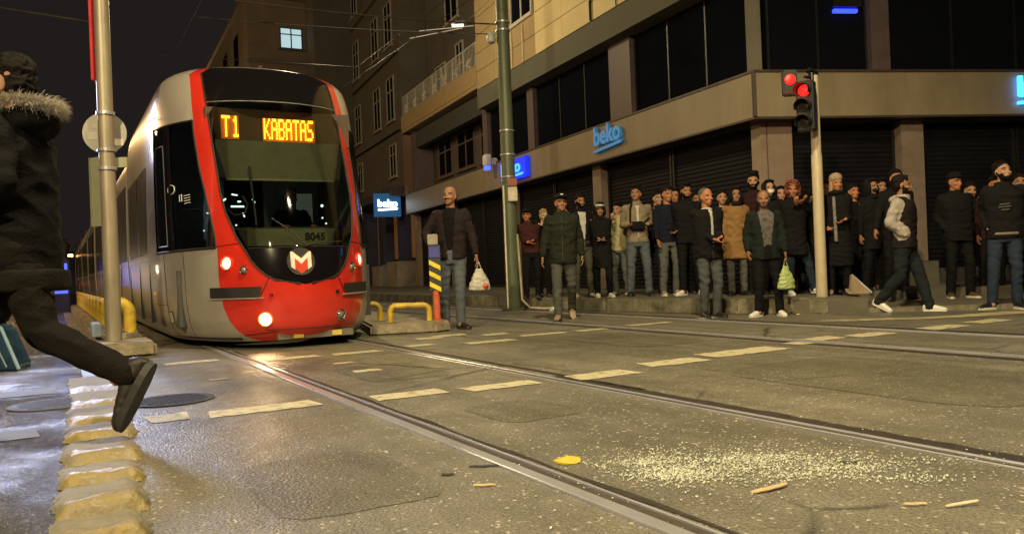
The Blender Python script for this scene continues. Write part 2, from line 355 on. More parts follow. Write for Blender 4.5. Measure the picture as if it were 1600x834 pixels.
m = MB(); m.prism(ccw([f2(FE, .62), inset(.62), g2(GE, .62), g2(GE, 12), f2(FE, 10)]), 'z', .2, 4.0); m.build('ground_floor_wall', M_GREY, B)
m = MB(); m.prism(ccw([f2(12.7, .7), inset(.7), g2(GE, .7), g2(GE, 12), f2(12.7, 10)]), 'z', 4.0, 13.5); m.build('upper_wall', M_GREY, B)
m = MB(); lprism(m, 0, .6, 3.19, 3.94); m.build('fascia', M_FASC, B)
m = MB(); lprism(m, -.02, .6, 3.943, 3.985); lprism(m, -.012, .3, 3.15, 3.187); 
m.add([], []); m.build('fascia_trim', mat('bronze_trim', (.05, .035, .028), .5), B)
m = MB(); q = inset(-.012); m.prism([(q[0]-.03, q[1]-.03), (q[0]+.03, q[1]-.03), (q[0]+.03, q[1]+.03), (q[0]-.03, q[1]+.03)], 'z', 3.19, 3.94); m.build('corner_strip', MATS['bronze_trim'], B)
m = MB(FA)
for x in (4.0, 8.0, 12.0, 16.0): m.box(x-.006, x+.006, -.01, .004, 3.2, 3.93)
m.build('fascia_joint', M_COLM, B)
m = MB(); q = [f2(.48, .3), inset(.3), g2(.34, .3), g2(.34, .6), inset(.6), f2(.48, .6)]; m.prism(ccw(q), 'z', .2, 3.15)
m.fr = GA; m.box(.36, .82, .3, .6, .2, 3.15); m.build('corner_column', M_COLM, B, bevel=.006)
def part_boxes(fr, name, mt, boxes, parent=B, bevel=0):
    for b in boxes: m = MB(fr); m.box(*b); m.build(name, mt, parent, bevel=bevel)
part_boxes(FA, 'column', M_COLM, [(5.75, 6.15, -.3, -.6, .2, 3.15), (10.85, 11.3, -.3, -.6, .2, 3.15), (16.2, 16.6, -.3, -.6, .2, 3.15), (20.6, 21.0, -.3, -.6, .2, 3.15)], bevel=.006)
part_boxes(GA, 'column', mat('column_pale', (.22,.165,.13), .5, var=.2), [(2.9, 3.34, .28, .6, .62, 3.15), (7.3, 7.7, .28, .6, .62, 3.15), (11.8, 12.2, .28, .6, .62, 3.15)], bevel=.006)
def shutter(fr, x0, x1, y, sgn, z0=.22, z1=3.15, pitch=.085):
    m = MB(fr); n = int((z1-z0)/pitch); V = []; F = []
    k = 0
    for i in range(n*4+1):
        ph = i/4*2*math.pi; z = z0 + i*pitch/4; d = .013*(0, 1, .9, .15)[i % 4]
        V += [(x0, y + sgn*d, z), (x1, y + sgn*d, z)]
    F = [(2*i, 2*i+1, 2*i+3, 2*i+2) for i in range(n*4)]; m.add(V, F)
    o = m.build('roller_shutter', M_SHUT, B)
    m = MB(fr)
    for a in (x0, x1-.05): m.box(a, a+.05, y, y + sgn*.05, z0, z1)
    m.box(x0+.052, x1-.052, y+sgn*.02, y+sgn*.045, z0, z0+.07); m.build('guide_rail', M_METAL, o)
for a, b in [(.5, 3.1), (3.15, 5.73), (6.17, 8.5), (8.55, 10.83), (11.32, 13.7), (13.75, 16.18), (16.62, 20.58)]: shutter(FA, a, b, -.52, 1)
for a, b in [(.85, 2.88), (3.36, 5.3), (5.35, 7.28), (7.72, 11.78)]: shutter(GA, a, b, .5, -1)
part_boxes(GA, 'plinth', mat('plinth', (.05,.047,.045), .7), [(.9, 2.86, .18, .44, .2, .48), (3.4, 7.2, .18, .44, .2, .48)])
part_boxes(GA, 'plinth_block', M_PAVE, [(2.8, 3.42, .12, .5, .2, .617)])
# first floor: dark glass, pillars, mullions
for fr, x0, x1, y, sg in [(FA, .55, 4.28, -.45, 1), (FA, 5.22, 9.28, -.45, 1), (FA, 9.72, 12.68, -.45, 1), (GA, .5, 2.38, .45, -1), (GA, 2.78, 8, .45, -1), (GA, 8.3, 15.9, .45, -1)]:
    m = MB(fr); m.box(x0, x1, y, y - sg*.2, 3.99, 5.8); o = m.build('showroom_glass', M_BLACKG, B)
    m = MB(fr); k = max(1, round((x1-x0)/1.25))
    for i in range(k+1): xx = x0 + (x1-x0)*i/k; m.box(xx-.02, xx+.02, y, y+sg*.03, 3.99, 5.8)
    m.box(x0, x1, y, y+sg*.025, 4.0, 4.05); m.build('mullion', M_METAL, o)
m = MB(); m.prism(ccw([f2(.53, .32), inset(.32), g2(.32, .32), g2(.32, .7), inset(.7), f2(.53, .7)]), 'z', 3.99, 5.8); m.build('corner_pier', mat('pier', (.15,.14,.10), .7, var=.12), B)
part_boxes(FA, 'pier', M_DARKCOL, [(4.3, 5.2, -.3, -.7, 3.99, 5.8), (9.3, 9.7, -.3, -.7, 3.99, 5.8)])
part_boxes(GA, 'pier', M_DARKCOL, [(2.4, 2.76, .3, .7, 3.99, 5.8), (8.02, 8.28, .3, .7, 3.99, 5.8)])
m = MB(); lprism(m, 0, .7, 5.81, 6.4, 12.7); m.build('floor_band', M_BAND, B)
# cream panels with open joints
m = MB(FA)
xs = [0, 1.35, 2.7, 4.05, 5.3, 6.85, 8.4]; zs = [6.42 + .56*i for i in range(13)]
for x0, x1 in zip(xs[:-1], xs[1:]):
    for z0, z1 in zip(zs[:-1], zs[1:]): m.box(x0+.008, x1-.008, 0, -.05, z0+.008, z1-.008)
m.build('cream_cladding', M_CREAM, B)
m = MB(FA)
for x0, x1 in [(8.4, 10.0), (10.0, 11.3), (11.3, 12.7)]:
    for z0, z1 in zip(zs[:-1], zs[1:]):
        if z1 < 7.6: m.box(x0+.008, x1-.008, -.01, -.05, z0+.008, z1-.008)
        elif x0 > 9.9 or z0 > 9: m.box(x0+.008, x1-.008, -.01, -.05, z0+.008, z1-.008)
m.build('shaded_cladding', mat('shaded_cream_panel', (.42,.31,.16), .6, var=.12, vscale=1.2), B)  # same cream wall; its shading is put into this darker tan
m = MB(); m.prism(ccw([f2(12.7, .051), inset(.051), g2(GE, .051), g2(GE, .69), inset(.69), f2(12.7, .69)]), 'z', 6.405, 13.4); m.build('cladding_backing', M_GREY, B)
m = MB(GA)
for i in range(10):
    for z0, z1 in zip(zs[:-1], zs[1:]): m.box(i*1.5+.008, i*1.5+1.49, 0, .05, z0+.008, z1-.008)
m.build('cream_cladding', M_CREAM, B)
def window(fr, x0, x1, z0, z1, y, sg, parent, mf=None, mg=None, cross=True, lit=None):
    mf = mf or M_FRAME; m = MB(fr); t = .06
    m.box(x0, x1, y, y+sg*.06, z0, z0+t); m.box(x0, x1, y, y+sg*.06, z1-t, z1); m.box(x0, x0+t, y, y+sg*.06, z0+t, z1-t); m.box(x1-t, x1, y, y+sg*.06, z0+t, z1-t)
    if cross:
        xm = (x0+x1)/2; zm = z0 + (z1-z0)*.68
        m.box(xm-.03, xm+.03, y, y+sg*.05, z0+t, z1-t); m.box(x0+t, xm-.03, y, y+sg*.05, zm-.025, zm+.025); m.box(xm+.03, x1-t, y, y+sg*.05, zm-.025, zm+.025)
    m.box(x0-.08, x1+.08, y, y+sg*.12, z0-.08, z0-.002)
    o = m.build('window', mf, parent)
    m = MB(fr); m.box(x0+t, x1-t, y+sg*.002, y+sg*.02, z0+t, z1-t); m.build('pane', mg or M_BLACKG, o); return o
window(FA, 8.55, 9.95, 7.6, 9.0, -.05, 1, B, mat('white_frame', (.6,.57,.5), .5))
m = MB(FA)
for x in (9.15, 9.9): m.tube([(x, .03, 6.42), (x-.02, .035, 7.0), (x, .03, 7.5)], .018, 6)
m.build('cable', mat('white_plastic', (.7,.66,.55), .5), B)
m = MB(FA); m.tube([(5.36, .04, 6.42), (5.36, .04, 9.5)], .03, 8); m.tube([(4.25, .03, 6.42), (4.25, .03, 9.5)], .015, 6); m.build('drainpipe', M_METAL, B)
# balcony flat
m = MB(FA); m.box(12.72, 21.0, -1.1, -8, 4.0, 13.5); m.build('balcony_wall', M_BWALL, B)
m = MB(FA); m.box(12.72, 21.3, -.02, -1.12, 6.5, 6.62); m.box(12.72, 21.3, 0, -.12, 6.62, 7.2); m.box(21.18, 21.3, -.12, -1.1, 6.62, 7.2); m.build('balcony', mat('balcony_tan', (.36,.25,.125), .75, var=.15), B)
m = MB(FA); m.tube([(12.75, -.06, 7.98), (21.24, -.06, 7.98)], .022, 8); m.tube([(12.75, -.06, 7.27), (21.24, -.06, 7.27)], .014, 6)
for i in range(70):
    x = 12.85 + i*.1215; m.tube([(x, -.06, 7.2), (x, -.06, 7.98)], .008 if i % 9 else .02, 5)
for k in range(7):
    for j in range(5):
        x = 13.3 + k*1.2 + j*.09; m.tube([(x, -.06, 7.3), (x+.05, -.045, 7.45), (x-.04, -.06, 7.6)], .011, 5)
m.build('railing', mat('white_railing', (.45,.42,.36), .5), B)
for x0, x1, z0, z1 in [(13.6, 14.9, 7.0, 9.1), (16.6, 17.4, 6.7, 9.2), (18.6, 19.8, 7.3, 8.9), (13.6, 14.9, 10.2, 11.8), (17, 18.4, 10.2, 11.8)]: window(FA, x0, x1, z0, z1, -1.1, 1, B)
for x0, x1 in [(13.2, 15.2), (15.8, 17.6), (18.2, 19.8)]: window(FA, x0, x1, 4.5, 5.9, -1.1, 1, B, mat('brown_frame', (.12,.07,.05), .6))
part_boxes(FA, 'pier', M_DARKCOL, [(12.72, 13.1, -.3, -1.08, 3.99, 6.48), (20.5, 20.95, -.3, -1.08, 3.99, 6.48)])
m = MB(FA); m.box(12.7, 21.2, -.35, -.6, 5.8, 6.48); m.build('soffit_beam', mat('soffit', (.05,.052,.045), .8), B)
# shop lettering on the fascia and projecting signs
BL = mat('sign_blue_face', (.02, .20, .48), .35, emit=(.02, .22, .55), estr=.35)
def beko(fr, x, y, z, size, mt, mirror, name, lab, cat='sign', underline=True, extr=.03, tilt=0):
    t = thing(name, lab, cat, fr.p(x, y, z))
    text_obj('beko', 'lettering', mt, size, fr, x, y, z, mirror, extr, size*.028, t)
    if underline:
        m = MB(fr); L = size*2.15; h = size*.13; s_ = size
        pts = [(0, -.30*s_), (L*.93, -.17*s_), (L, -.05*s_), (L*.1, -.19*s_), (0, -.2*s_)]
        P = [(x + mirror*a, z + b) for a, b in pts]
        m.prism(ccw(P), 'y', y-extr, y+extr); m.build('underline', mt, t)
    return t
beko(FA, 5.35, .07, 3.52, .58, BL, -1, 'fascia_lettering', 'blue raised shop name with a swoosh, on the beige fascia left of the corner')
beko(GA, 4.98, -.06, 3.5, .50, glow('sign_cyan', (.03, .32, 1.0), 5.0), 1, 'fascia_lettering', 'bright cyan lit shop name cut by the right edge of the picture')
SG = Fr(FA.p(21.7, 1.15)[:2], FA.a - math.pi/2)
t = thing('projecting_sign', 'square blue sign with glowing white shop name, beside the left end of the fascia', 'sign', SG.p(0, 0, 3.1))
m = MB(SG); m.box(0, 1.12, 0, .2, 3.12, 4.08); m.build('sign_box', mat('navy_box', (.02,.09,.2), .4, emit=(.012, .07, .17), estr=.8), t, bevel=.01)
wl = glow('sign_white', (.75, .9, 1.0), 5.0); text_obj('beko', 'lettering', wl, .42, SG, .12, -.02, 3.53, 1, .012, .012, t)
m = MB(SG); m.prism([(.14, 3.36), (.95, 3.41), (.98, 3.48), (.14, 3.43)], 'y', -.03, -.008); m.build('underline', wl, t)
m = MB(SG); m.tube([(1.12, .1, 3.9), (1.3, .1, 3.9)], .03, 8); m.build('bracket', M_METAL, t)
t = thing('fascia_lettering', 'blue lit box sign on the fascia, half hidden behind the green catenary pole', 'sign', FA.p(10, .08, 3.3))
m = MB(FA); m.box(9.0, 10.75, .01, .14, 3.27, 3.84); m.build('sign_box', glow('sign_deep_blue', (.006, .03, .75), 1.1), t, bevel=.015)
text_obj('beko', 'lettering', glow('sign_cyan2', (.05, .30, 1.0), 2.2), .46, FA, 10.68, .155, 3.46, -1, .012, .012, t, sx=1.45)
m = MB(FA); m.prism(ccw([(10.65, 3.32), (9.2, 3.35), (9.15, 3.41), (10.65, 3.38)]), 'y', .143, .16); m.build('underline', glow('sign_cyan2', (0,0,0), 1), t)
t = thing('wall_siren', 'small white alarm box with a blue lamp, left of the green pole', 'alarm box', FA.p(11.4, .35, 3.75))
m = MB(FA); m.box(11.25, 11.55, .2, .38, 3.85, 4.2); m.box(11.35, 11.45, -.05, .2, 3.9, 4.1); m.build('housing', mat('white_box', (.7,.7,.7), .4), t, bevel=.03); m = MB(FA); m.box(11.3, 11.5, .22, .36, 3.74, 3.845); m.build('blue_lamp', glow('siren_blue', (.05,.08,1), 3), t)
t = thing('sign_board', 'white hanging sign board with dark letters at the top of the cream wall', 'sign', FA.p(4.7, .1, 6.75))
m = MB(FA); m.box(4.2, 5.26, .06, .12, 6.85, 7.9); m.build('board', mat('board_white', (.75,.72,.62), .5), t); text_obj('R', 'lettering', M_METAL, .55, FA, 5.05, .13, 6.95, -1, .008, 0, t)
text_obj('A', 'lettering', M_METAL, .55, FA, 4.65, .13, 6.95, -1, .008, 0, t)
t = thing('blue_reflection', 'blue sign reflection high in the dark showroom glass, above the traffic light', 'sign', GA.p(1.95, .35, 5.1))  # added glowing bar and housing in place of a sign's reflection
m = MB(GA); m.box(1.75, 2.2, .36, .43, 5.1, 5.16); m.build('tube', glow('reflection_blue', (.02,.04,1), 4), t); m = MB(GA); m.box(1.7, 2.25, .3, .36, 5.18, 5.3); m.build('housing', M_METAL, t)
# ------------------------------------------------------------------ old buildings down the street
O = thing('old_apartment_building', 'grey-brown apartment block with pale window frames, behind the right side of the tram', 'building', FA.p(28, -3, .2))
m = MB(FA); m.box(21.35, 38, -.05, -10, 4.35, 17); m.build('wall', M_BWALL, O)
m = MB(FA); m.box(21.35, 38, -1.0, -10, .2, 4.34); m.build('shop_wall', mat('shop_dark', (.03,.028,.03), .7), O)
m = MB(FA); m.box(21.4, 38, .5, -1.0, 3.95, 4.33); m.build('canopy', mat('canopy', (.035,.038,.05), .6), O)
part_boxes(FA, 'cornice', M_BWALL, [(21.35, 38, .12, -.05, 6.7, 6.85), (21.35, 38, .12, -.05, 9.9, 10.05), (21.35, 38, .12, -.05, 13.1, 13.25)], O)
pf = mat('pale_frame', (.26,.23,.19), .6)
for x0 in (22.3, 24.6, 28.4, 31.4, 35):
    for z0 in (7.3, 10.5, 13.7): window(FA, x0, x0+1.15, z0, z0+1.9, -.05, 1, O, pf)
for x0 in (22.3, 28.4): window(FA, x0, x0+1.0, 4.9, 6.3, -.05, 1, O, pf)
wp = mat('wooden_shutter', (.36,.20,.09), .55, var=.5, vscale=2.5, vy=(1, 1, .15), emit=(.35,.16,.05), estr=.05)  # faint warm emission stands in for lamp light on the wood
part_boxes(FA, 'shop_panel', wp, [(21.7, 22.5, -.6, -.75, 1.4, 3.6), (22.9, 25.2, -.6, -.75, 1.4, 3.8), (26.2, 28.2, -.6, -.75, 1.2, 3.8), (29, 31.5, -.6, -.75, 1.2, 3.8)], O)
part_boxes(FA, 'shop_pillar', mat('navy_pillar', (.03,.035,.08), .4), [(22.55, 22.85, -.1, -.8, .2, 3.94), (25.3, 26.1, -.1, -.8, .2, 3.94), (28.3, 28.9, -.1, -.8, .2, 3.94)], O)
part_boxes(FA, 'stone_base', mat('stone_slab', (.30,.25,.19), .5, var=.35, vscale=2), [(21.5, 23.2, .35, -.5, .2, 1.25), (24.6, 26.0, .3, -.5, .2, 1.1)], O)
part_boxes(FA, 'marble_panel', mat('marble_blue', (.25,.28,.36), .35, var=.5, vscale=3), [(23.3, 24.5, .2, -.5, .2, 1.15)], O)
m = MB(FA); m.box(20.99, 21.34, -.05, -.9, 3.95, 6.4); 
m.build('brick_pier', mat('brick', (.2,.12,.085), .85, var=.3, vscale=9), O)
# block standing forward further off, one window lit
K2 = thing('far_brown_building', 'tall brown building behind the tram roof with a single lit window', 'building', (-13, 46, 0))
x0_, y0_ = -12.75, 40.0
KB = Fr((x0_, y0_), R(27.5))     # x = across the street (front wall), y = down the street
m = MB(KB); m.box(0, 5.2, 0, 60, 0, 14.9); m.build('wall', mat('brown_render', (.15,.11,.08), .9, var=.2, vscale=.7), K2)
m = MB(KB); m.box(2.9, 9, -1.6, 20, 0, 22); m.build('front_block', M_BWALL, K2)
part_boxes(KB, 'ledge', M_BWALL, [(-.15, 2.88, -.12, 60, 14.92, 15.15), (-.1, 2.88, -.08, 0, 11.6, 11.75), (-.1, 2.88, -.08, 0, 8.4, 8.55)], K2)
LW = glow('lit_window', (.50, .72, .78), .85); 
o = window(KB, 1.55, 2.7, 12.4, 13.5, -.02, -1, K2, mat('dark_frame', (.04,.05,.06), .5), LW)
for x0, z0 in [(.5, 9.3), (1.9, 9.3), (.5, 6.0)]: window(KB, x0, x0+.9, z0, z0+1.5, -.02, -1, K2, pf)
for y0 in range(3, 56, 4):
    m = MB(KB); 
    for z0 in (3, 6.2, 9.4, 12.2): m.box(-.04, -.002, y0, y0+1.3, z0, z0+1.6)
    m.build('window', M_BLACKG, K2)
# low dark block at the far end of the street, left
m = MB(TR); m.box(-40, -9, 120, 150, 0, 9); tag(m.build('distant_building', mat('distant', (.05,.035,.035), .9)), 'low dark building at the far end of the street behind the tram', 'building')
# ------------------------------------------------------------------ the tram
NC, S0 = 2.38, 8.70
TF = Fr(TR.p(NC, S0)[:2], TH)         # x = to the right seen from in front, y = back along the tram
K = np.array([[0.09,1.12,0.16,2.2],[0.20,1.21,0.05,2.4],[0.45,1.27,0.0,2.5],[0.85,1.29,0.0,2.55],[1.20,1.30,0.06,2.5],[1.70,1.30,0.26,2.3],[2.30,1.29,0.58,1.95],
 [2.80,1.27,0.90,1.5],[3.10,1.22,1.13,1.15],[3.25,1.16,1.27,0.95],[3.36,1.02,1.42,0.8],[3.425,0.72,1.60,0.65],[3.45,0.36,1.76,0.45]])
def herm(xs, ys, x):
    d = np.gradient(ys, xs); i = int(np.clip(np.searchsorted(xs, x)-1, 0, len(xs)-2)); h = xs[i+1]-xs[i]; t = (x-xs[i])/h
    return (2*t**3-3*t**2+1)*ys[i]+(t**3-2*t**2+t)*h*d[i]+(-2*t**3+3*t**2)*ys[i+1]+(t**3-t**2)*h*d[i+1]
KV = np.concatenate([[0], np.cumsum(np.hypot(np.diff(K[:,0]), np.hypot(np.diff(K[:,1]), np.diff(K[:,2]))))])
_vs = np.linspace(0, KV[-1], 4000); _zs = np.array([herm(KV, K[:,0], v) for v in _vs])
def v_of_z(z): return float(np.interp(z, _zs, _vs))
def prof(v): return [float(herm(KV, K[:,j], v)) for j in range(4)]
def surf(phi, v, off=0):
    z, W, y0, L = prof(v); s = math.sin(phi); q = W*math.copysign(abs(s)**(1/1.1), s); y = y0 + L*(1-math.cos(phi))
    if off:
        e = 1e-3
        def P(a, b):
            z, W, y0, L = prof(b); s = math.sin(a); return Vector((W*math.copysign(abs(s)**(1/1.1), s), y0 + L*(1-math.cos(a)), z))
        n = (P(phi+e, v)-P(phi-e, v)).cross(P(phi, min(v+e, KV[-1]))-P(phi, v-e)).normalized()
        if n.y > 0: n = -n
        return (q + n.x*off, y + n.y*off, z + n.z*off)
    return (q, y, z)
def phi_of(q, v):
    W = prof(v)[1]; return math.copysign(math.asin(min(1, abs(q)/W)**1.1), q)
BZ = np.array([(.70,.03),(.725,.2),(.76,.33),(.82,.42),(.94,.52),(1.13,.60),(1.24,.65),(1.53,.72),(1.75,.745),(2.13,.755),(2.53,.765),(2.9,.77),(3.1,.77),(3.3,.76)])
RZ = np.array([(.09,.43),(.12,.52),(.17,.63),(.3,.73),(.48,.79),(.76,.82),(1.03,.82),(1.26,.825),(1.63,.86),(2.08,.90),(2.5,.915),(2.9,.91),(3.3,.885)])
M_SILV = mat('tram_silver', (.40, .365, .32), .32, .15, var=.14, vscale=2.5, coat=.5, vy=(1,1,.3))
M_RED = mat('tram_red', (.60, .028, .014), .25, var=.12, vscale=5, coat=.8)
M_BLK = mat('tram_black', (.006, .005, .006), .13, var=.1, coat=.5)
M_GLS = glass('cab_glass', (.50, .54, .46))
M_SGL = glass('side_glass', (.30, .34, .34))
M_INT = mat('cab_interior', (.06, .06, .055), .7)
M_RUB = mat('rubber', (.012,.012,.012), .6)
TRAM = thing('tram', 'long red and silver tram, its orange destination board lit, stopped at the crossing', 'tram', TF.p(0, 1.5, .02))
zl = [.09,.12,.15,.2,.26,.33,.40,.48,.56,.63,.695,.71,.73,.76,.79,.82,.87,.94,1.02,1.10,1.13,1.19,1.26,1.35,1.45,1.56,1.68,1.8,1.95,2.1,2.25,2.36,2.44,2.52,2.58,2.65,2.72,2.79,2.86,2.88,2.95,3.03,3.1,3.17,3.23,3.28,3.315,3.35,3.38,3.405,3.42,3.435,3.447]
vl = [v_of_z(z) for z in zl]; PW = R(78)
cols = {'A': 16, 'B': 5, 'C': 14, 'D': 4}
grid = {}
for sgn in (-1, 1):
    for r, (z, v) in enumerate(zip(zl, vl)):
        bq = float(np.interp(z, BZ[:,0], BZ[:,1])) if z >= .70 else .004
        rq = float(np.interp(z, RZ[:,0], RZ[:,1]))
        pw = PW
        pb, pr = phi_of(bq, v), phi_of(rq, v)
        if z > 3.3: W = prof(v)[1]; pb, pr = phi_of(.66*W, v), phi_of(.77*W, v)
        seg = [0, pb, pr, pw, math.pi/2]; row = []
        for (a, b), n, k in zip(zip(seg[:-1], seg[1:]), cols.values(), cols):
            row += [(a + (b-a)*i/n, k) for i in range(n)]
        row.append((math.pi/2, 'E'))
        grid[sgn, r] = [surf(sgn*p, v) for p, _ in row]; lab = [k for _, k in row]
YE = 6.0
regs = {}
def cls(k, z):
    if k == 'A': return 'red' if z < .70 else 'mask' if z < 1.10 else 'glass' if z < 2.86 else 'shroud' if z < 3.39 else 'silver'
    if k == 'B': return 'red' if z < 3.37 else 'silver'
    if k == 'C': return 'side' if 1.13 <= z < 2.65 else 'silver'
    return 'silver'
for sgn in (-1, 1):
    for r in range(len(zl)-1):
        zz = (zl[r]+zl[r+1])/2; a, b = grid[sgn, r], grid[sgn, r+1]
        for c in range(len(a)-1):
            regs.setdefault((cls(lab[c], zz), sgn if cls(lab[c], zz) == 'side' else 0), []).append((a[c], a[c+1], b[c+1], b[c]))
        # straight flank back to the first joint
        e0, e1 = a[-1], b[-1]; 
        nb = 10
        for i in range(nb):
            def P(e, i): return (e[0], e[1] + (YE-e[1])*i/nb, e[2])
            regs.setdefault(('silver', 0), []).append((P(e0, i), P(e0, i+1), P(e1, i+1), P(e1, i)))
# top crown closing
for sgn in (-1, 1):
    a = grid[sgn, len(zl)-1]; ctr = []
    for c in range(len(a)-1): regs[('silver', 0)].append((a[c], a[c+1], (0, a[c+1][1], 3.455), (0, a[c][1], 3.455)))
    e = a[-1]; regs[('silver', 0)].append((e, (e[0], YE, e[2]), (0, YE, 3.455), (0, e[1], 3.455)))
def quads_obj(quads, name, m, parent, thick=0, smooth=True):
    idx = {}; V = []; F = []
    for q in quads:
        f = []
        for p in q:
            k = (round(p[0], 4), round(p[1], 4), round(p[2], 4))
            if k not in idx: idx[k] = len(V); V.append(p)
            if idx[k] not in f: f.append(idx[k])
        if len(f) > 2: F.append(tuple(f))
    mb = MB(TF); mb.add(V, F); me_o = mb.build(name, m, parent)
    bm = bmesh.new(); bm.from_mesh(me_o.data); bmesh.ops.recalc_face_normals(bm, faces=bm.faces)
    if thick:
        c = sum((f.calc_center_median().dot(f.normal) for f in bm.faces))
    bm.to_mesh(me_o.data); bm.free()
    me_o.data.polygons.foreach_set('use_smooth', [True]*len(me_o.data.polygons)); return me_o
shell = quads_obj(regs[('silver', 0)], 'body_shell', M_SILV, TRAM)
quads_obj(regs[('red', 0)], 'red_front', M_RED, TRAM)
quads_obj(regs[('mask', 0)], 'nose_mask', M_BLK, TRAM)
quads_obj(regs[('shroud', 0)], 'roof_shroud', M_BLK, TRAM)
ws = quads_obj(regs[('glass', 0)], 'windscreen', M_GLS, TRAM)
sidew = {sg: quads_obj(regs[('side', sg)], 'cab_side_window', M_SGL, TRAM) for sg in (-1, 1)}
def strip(pts, wd, name, m, parent, off=.006, closed=False):
    """narrow trim following (phi, v) points on the skin"""
    P = [surf(p, v, off) for p, v in pts]; mb = MB(TF); mb.tube(P + ([P[0]] if closed else []), wd, 6); return mb.build(name, m, parent, smooth=True)
def qz(q, z): v = v_of_z(z); return (phi_of(q, v), v)
# rubber seals and seams
for sg in (-1, 1):
    strip([qz(sg*float(np.interp(z, BZ[:,0], BZ[:,1])), z) for z in np.linspace(.705, 3.28, 50)], .010, 'seal', M_RUB, ws, .003)
    strip([qz(sg*(float(np.interp(z, RZ[:,0], RZ[:,1]))+.006), z) for z in np.linspace(1.13, 2.65, 30)], .012, 'seal', M_RUB, sidew[sg], .003)
    v0, v1 = v_of_z(1.13), v_of_z(2.65)
    strip([(sg*(phi_of(.83, v0) + (PW-phi_of(.83, v0))*i/12), v0) for i in range(13)], .014, 'seal', M_RUB, sidew[sg], .003)
    strip([(sg*(phi_of(.92, v1) + (PW-phi_of(.92, v1))*i/12), v1) for i in range(13)], .014, 'seal', M_RUB, sidew[sg], .003)
    # dark pillar between cab door and side window
    for ph, wd in ((R(62), .035), (R(64.5), .035), (R(77.5), .02)):
        strip([(sg*ph, v_of_z(z)) for z in np.linspace(1.14, 2.64, 16)], wd, 'pillar', M_BLK, sidew[sg], -.01)
    strip([(sg*ph_, v_of_z(z_)) for ph_, z_ in [(R(66.5), 1.2), (R(66.5), 2.3), (R(67), 2.42), (R(75), 2.42), (R(75.5), 2.3), (R(75.5), 1.2)]], .006, 'door_frame', mat('trim_grey', (.35,.35,.33), .4, .5), sidew[sg], .004, True)
    strip([(sg*(R(45)+R(18)*i/8), v_of_z(1.60 + .02*i/8)) for i in range(9)], .006, 'grab_rail', MATS['trim_grey'], sidew[sg], -.04)
    strip([qz(sg*(.05+.38*i/8), .695-.0*i) if 0 else qz(sg*(.37+.09*i/8), .80-.20*i/8) for i in range(9)], .004, 'panel_seam', M_RUB, TRAM, .001)
    strip([qz(sg*(.63 + .2*i/8), 1.165 - .02*i/8) for i in range(9)], .004, 'panel_seam', M_RUB, TRAM, .001)
strip([(R(-50)+R(100)*i/30, v_of_z(2.87)) for i in range(31)] if 0 else [qz(-.76+1.52*i/30, 2.87) for i in range(31)], .006, 'panel_seam', MATS['trim_grey'], TRAM, -.001)
strip([qz(-.55+1.1*i/20, 1.105) for i in range(21)], .007, 'panel_seam', M_RUB, TRAM, .002)
# lower side panel seams
for sg in (-1, 1):
    for ph in (R(56), R(71)):
        strip([(sg*ph, v_of_z(z)) for z in np.linspace(.14, 1.11, 12)], .0035, 'panel_seam', M_RUB, TRAM, .001)
    strip([(sg*(R(71)+R(18)*i/8), v_of_z(.50)) for i in range(9)], .003, 'panel_seam', M_RUB, TRAM, .001)
    P = [surf(sg*a, v_of_z(z), .006) for a, z in ((R(67.5), .29), (R(71), .29), (R(71), .42), (R(67.5), .42))]
    mb = MB(TF); mb.add(P, [(0,1,2,3)]); mb.build('coupling_cover', mat('brass_cover', (.5,.42,.28), .5), TRAM)
    mb = MB(TF); mb.tube(P+[P[0]], .006, 5); mb.build('cover_frame', M_RUB, TRAM)
# bumper slots
for sg in (-1, 1):
    top = [surf(*qz(sg*(.45+.44*i/12), .69), .012) for i in range(13)]; bot = [surf(*qz(sg*((.47 if i == 0 else .45)+.44*i/12), .575), .012) for i in range(13)]
    mb = MB(TF); V = top + bot; mb.add(V, [(i, i+1, 14+i, 13+i) for i in range(12)]); mb.build('bumper_pad', mat('pad_black', (.02,.018,.016), .55, bump=.3), TRAM)
    P = [surf(*qz(sg*(.43+.46*i/12), .565), .014) for i in range(13)]; mb = MB(TF); mb.tube(P, .008, 6); mb.build('bumper_trim', mat('trim_pale', (.5,.42,.36), .4, .5), TRAM, smooth=True)
# lamps
def lampset(q, z, r, name, lens, ring, dep=.03):
    ph, v = qz(q, z); P = Vector(surf(ph, v)); n = (Vector(surf(ph, v, .05)) - P).normalized(); 
    mb = MB(TF); c = P
    def ringv(off, rad, seg=24):
        u = n.cross(Vector((0,0,1))).normalized(); w_ = u.cross(n); return [tuple(c + n*off + (u*math.cos(2*math.pi*k/seg) + w_*math.sin(2*math.pi*k/seg))*rad) for k in range(seg)]
    def lathe(pr, name, m, parent):
        mb = MB(TF); V = []
        for o_, rd in pr: V += ringv(o_, rd)
        F = [(i*24+k, i*24+(k+1) % 24, (i+1)*24+(k+1) % 24, (i+1)*24+k) for i in range(len(pr)-1) for k in range(24)]; mb.add(V, F); return mb.build(name, m, parent, smooth=True)
    h = lathe([(-.02, r*1.32), (.016, r*1.32), (.024, r*1.22), (.018, r*1.08), (-.0, r*1.02)], name, ring, TRAM)
    lathe([(-.0, r*1.02), (.012, r*.9), (.02, r*.6), (.024, r*.2), (.0245, .001)], 'lens', lens, h)
    lathe([(.0246, r*.25), (.027, r*.2), (.028, .001)], 'bulb', lens, h) 
    return h
HL = glow('headlamp_lens', (1.0, .42, .2), 5.5); RR = mat('red_halo_ring', (.6,.03,.02), .25, emit=(1,.06,.02), estr=.35)  # headlamp halo is put into the red recess ring as emission
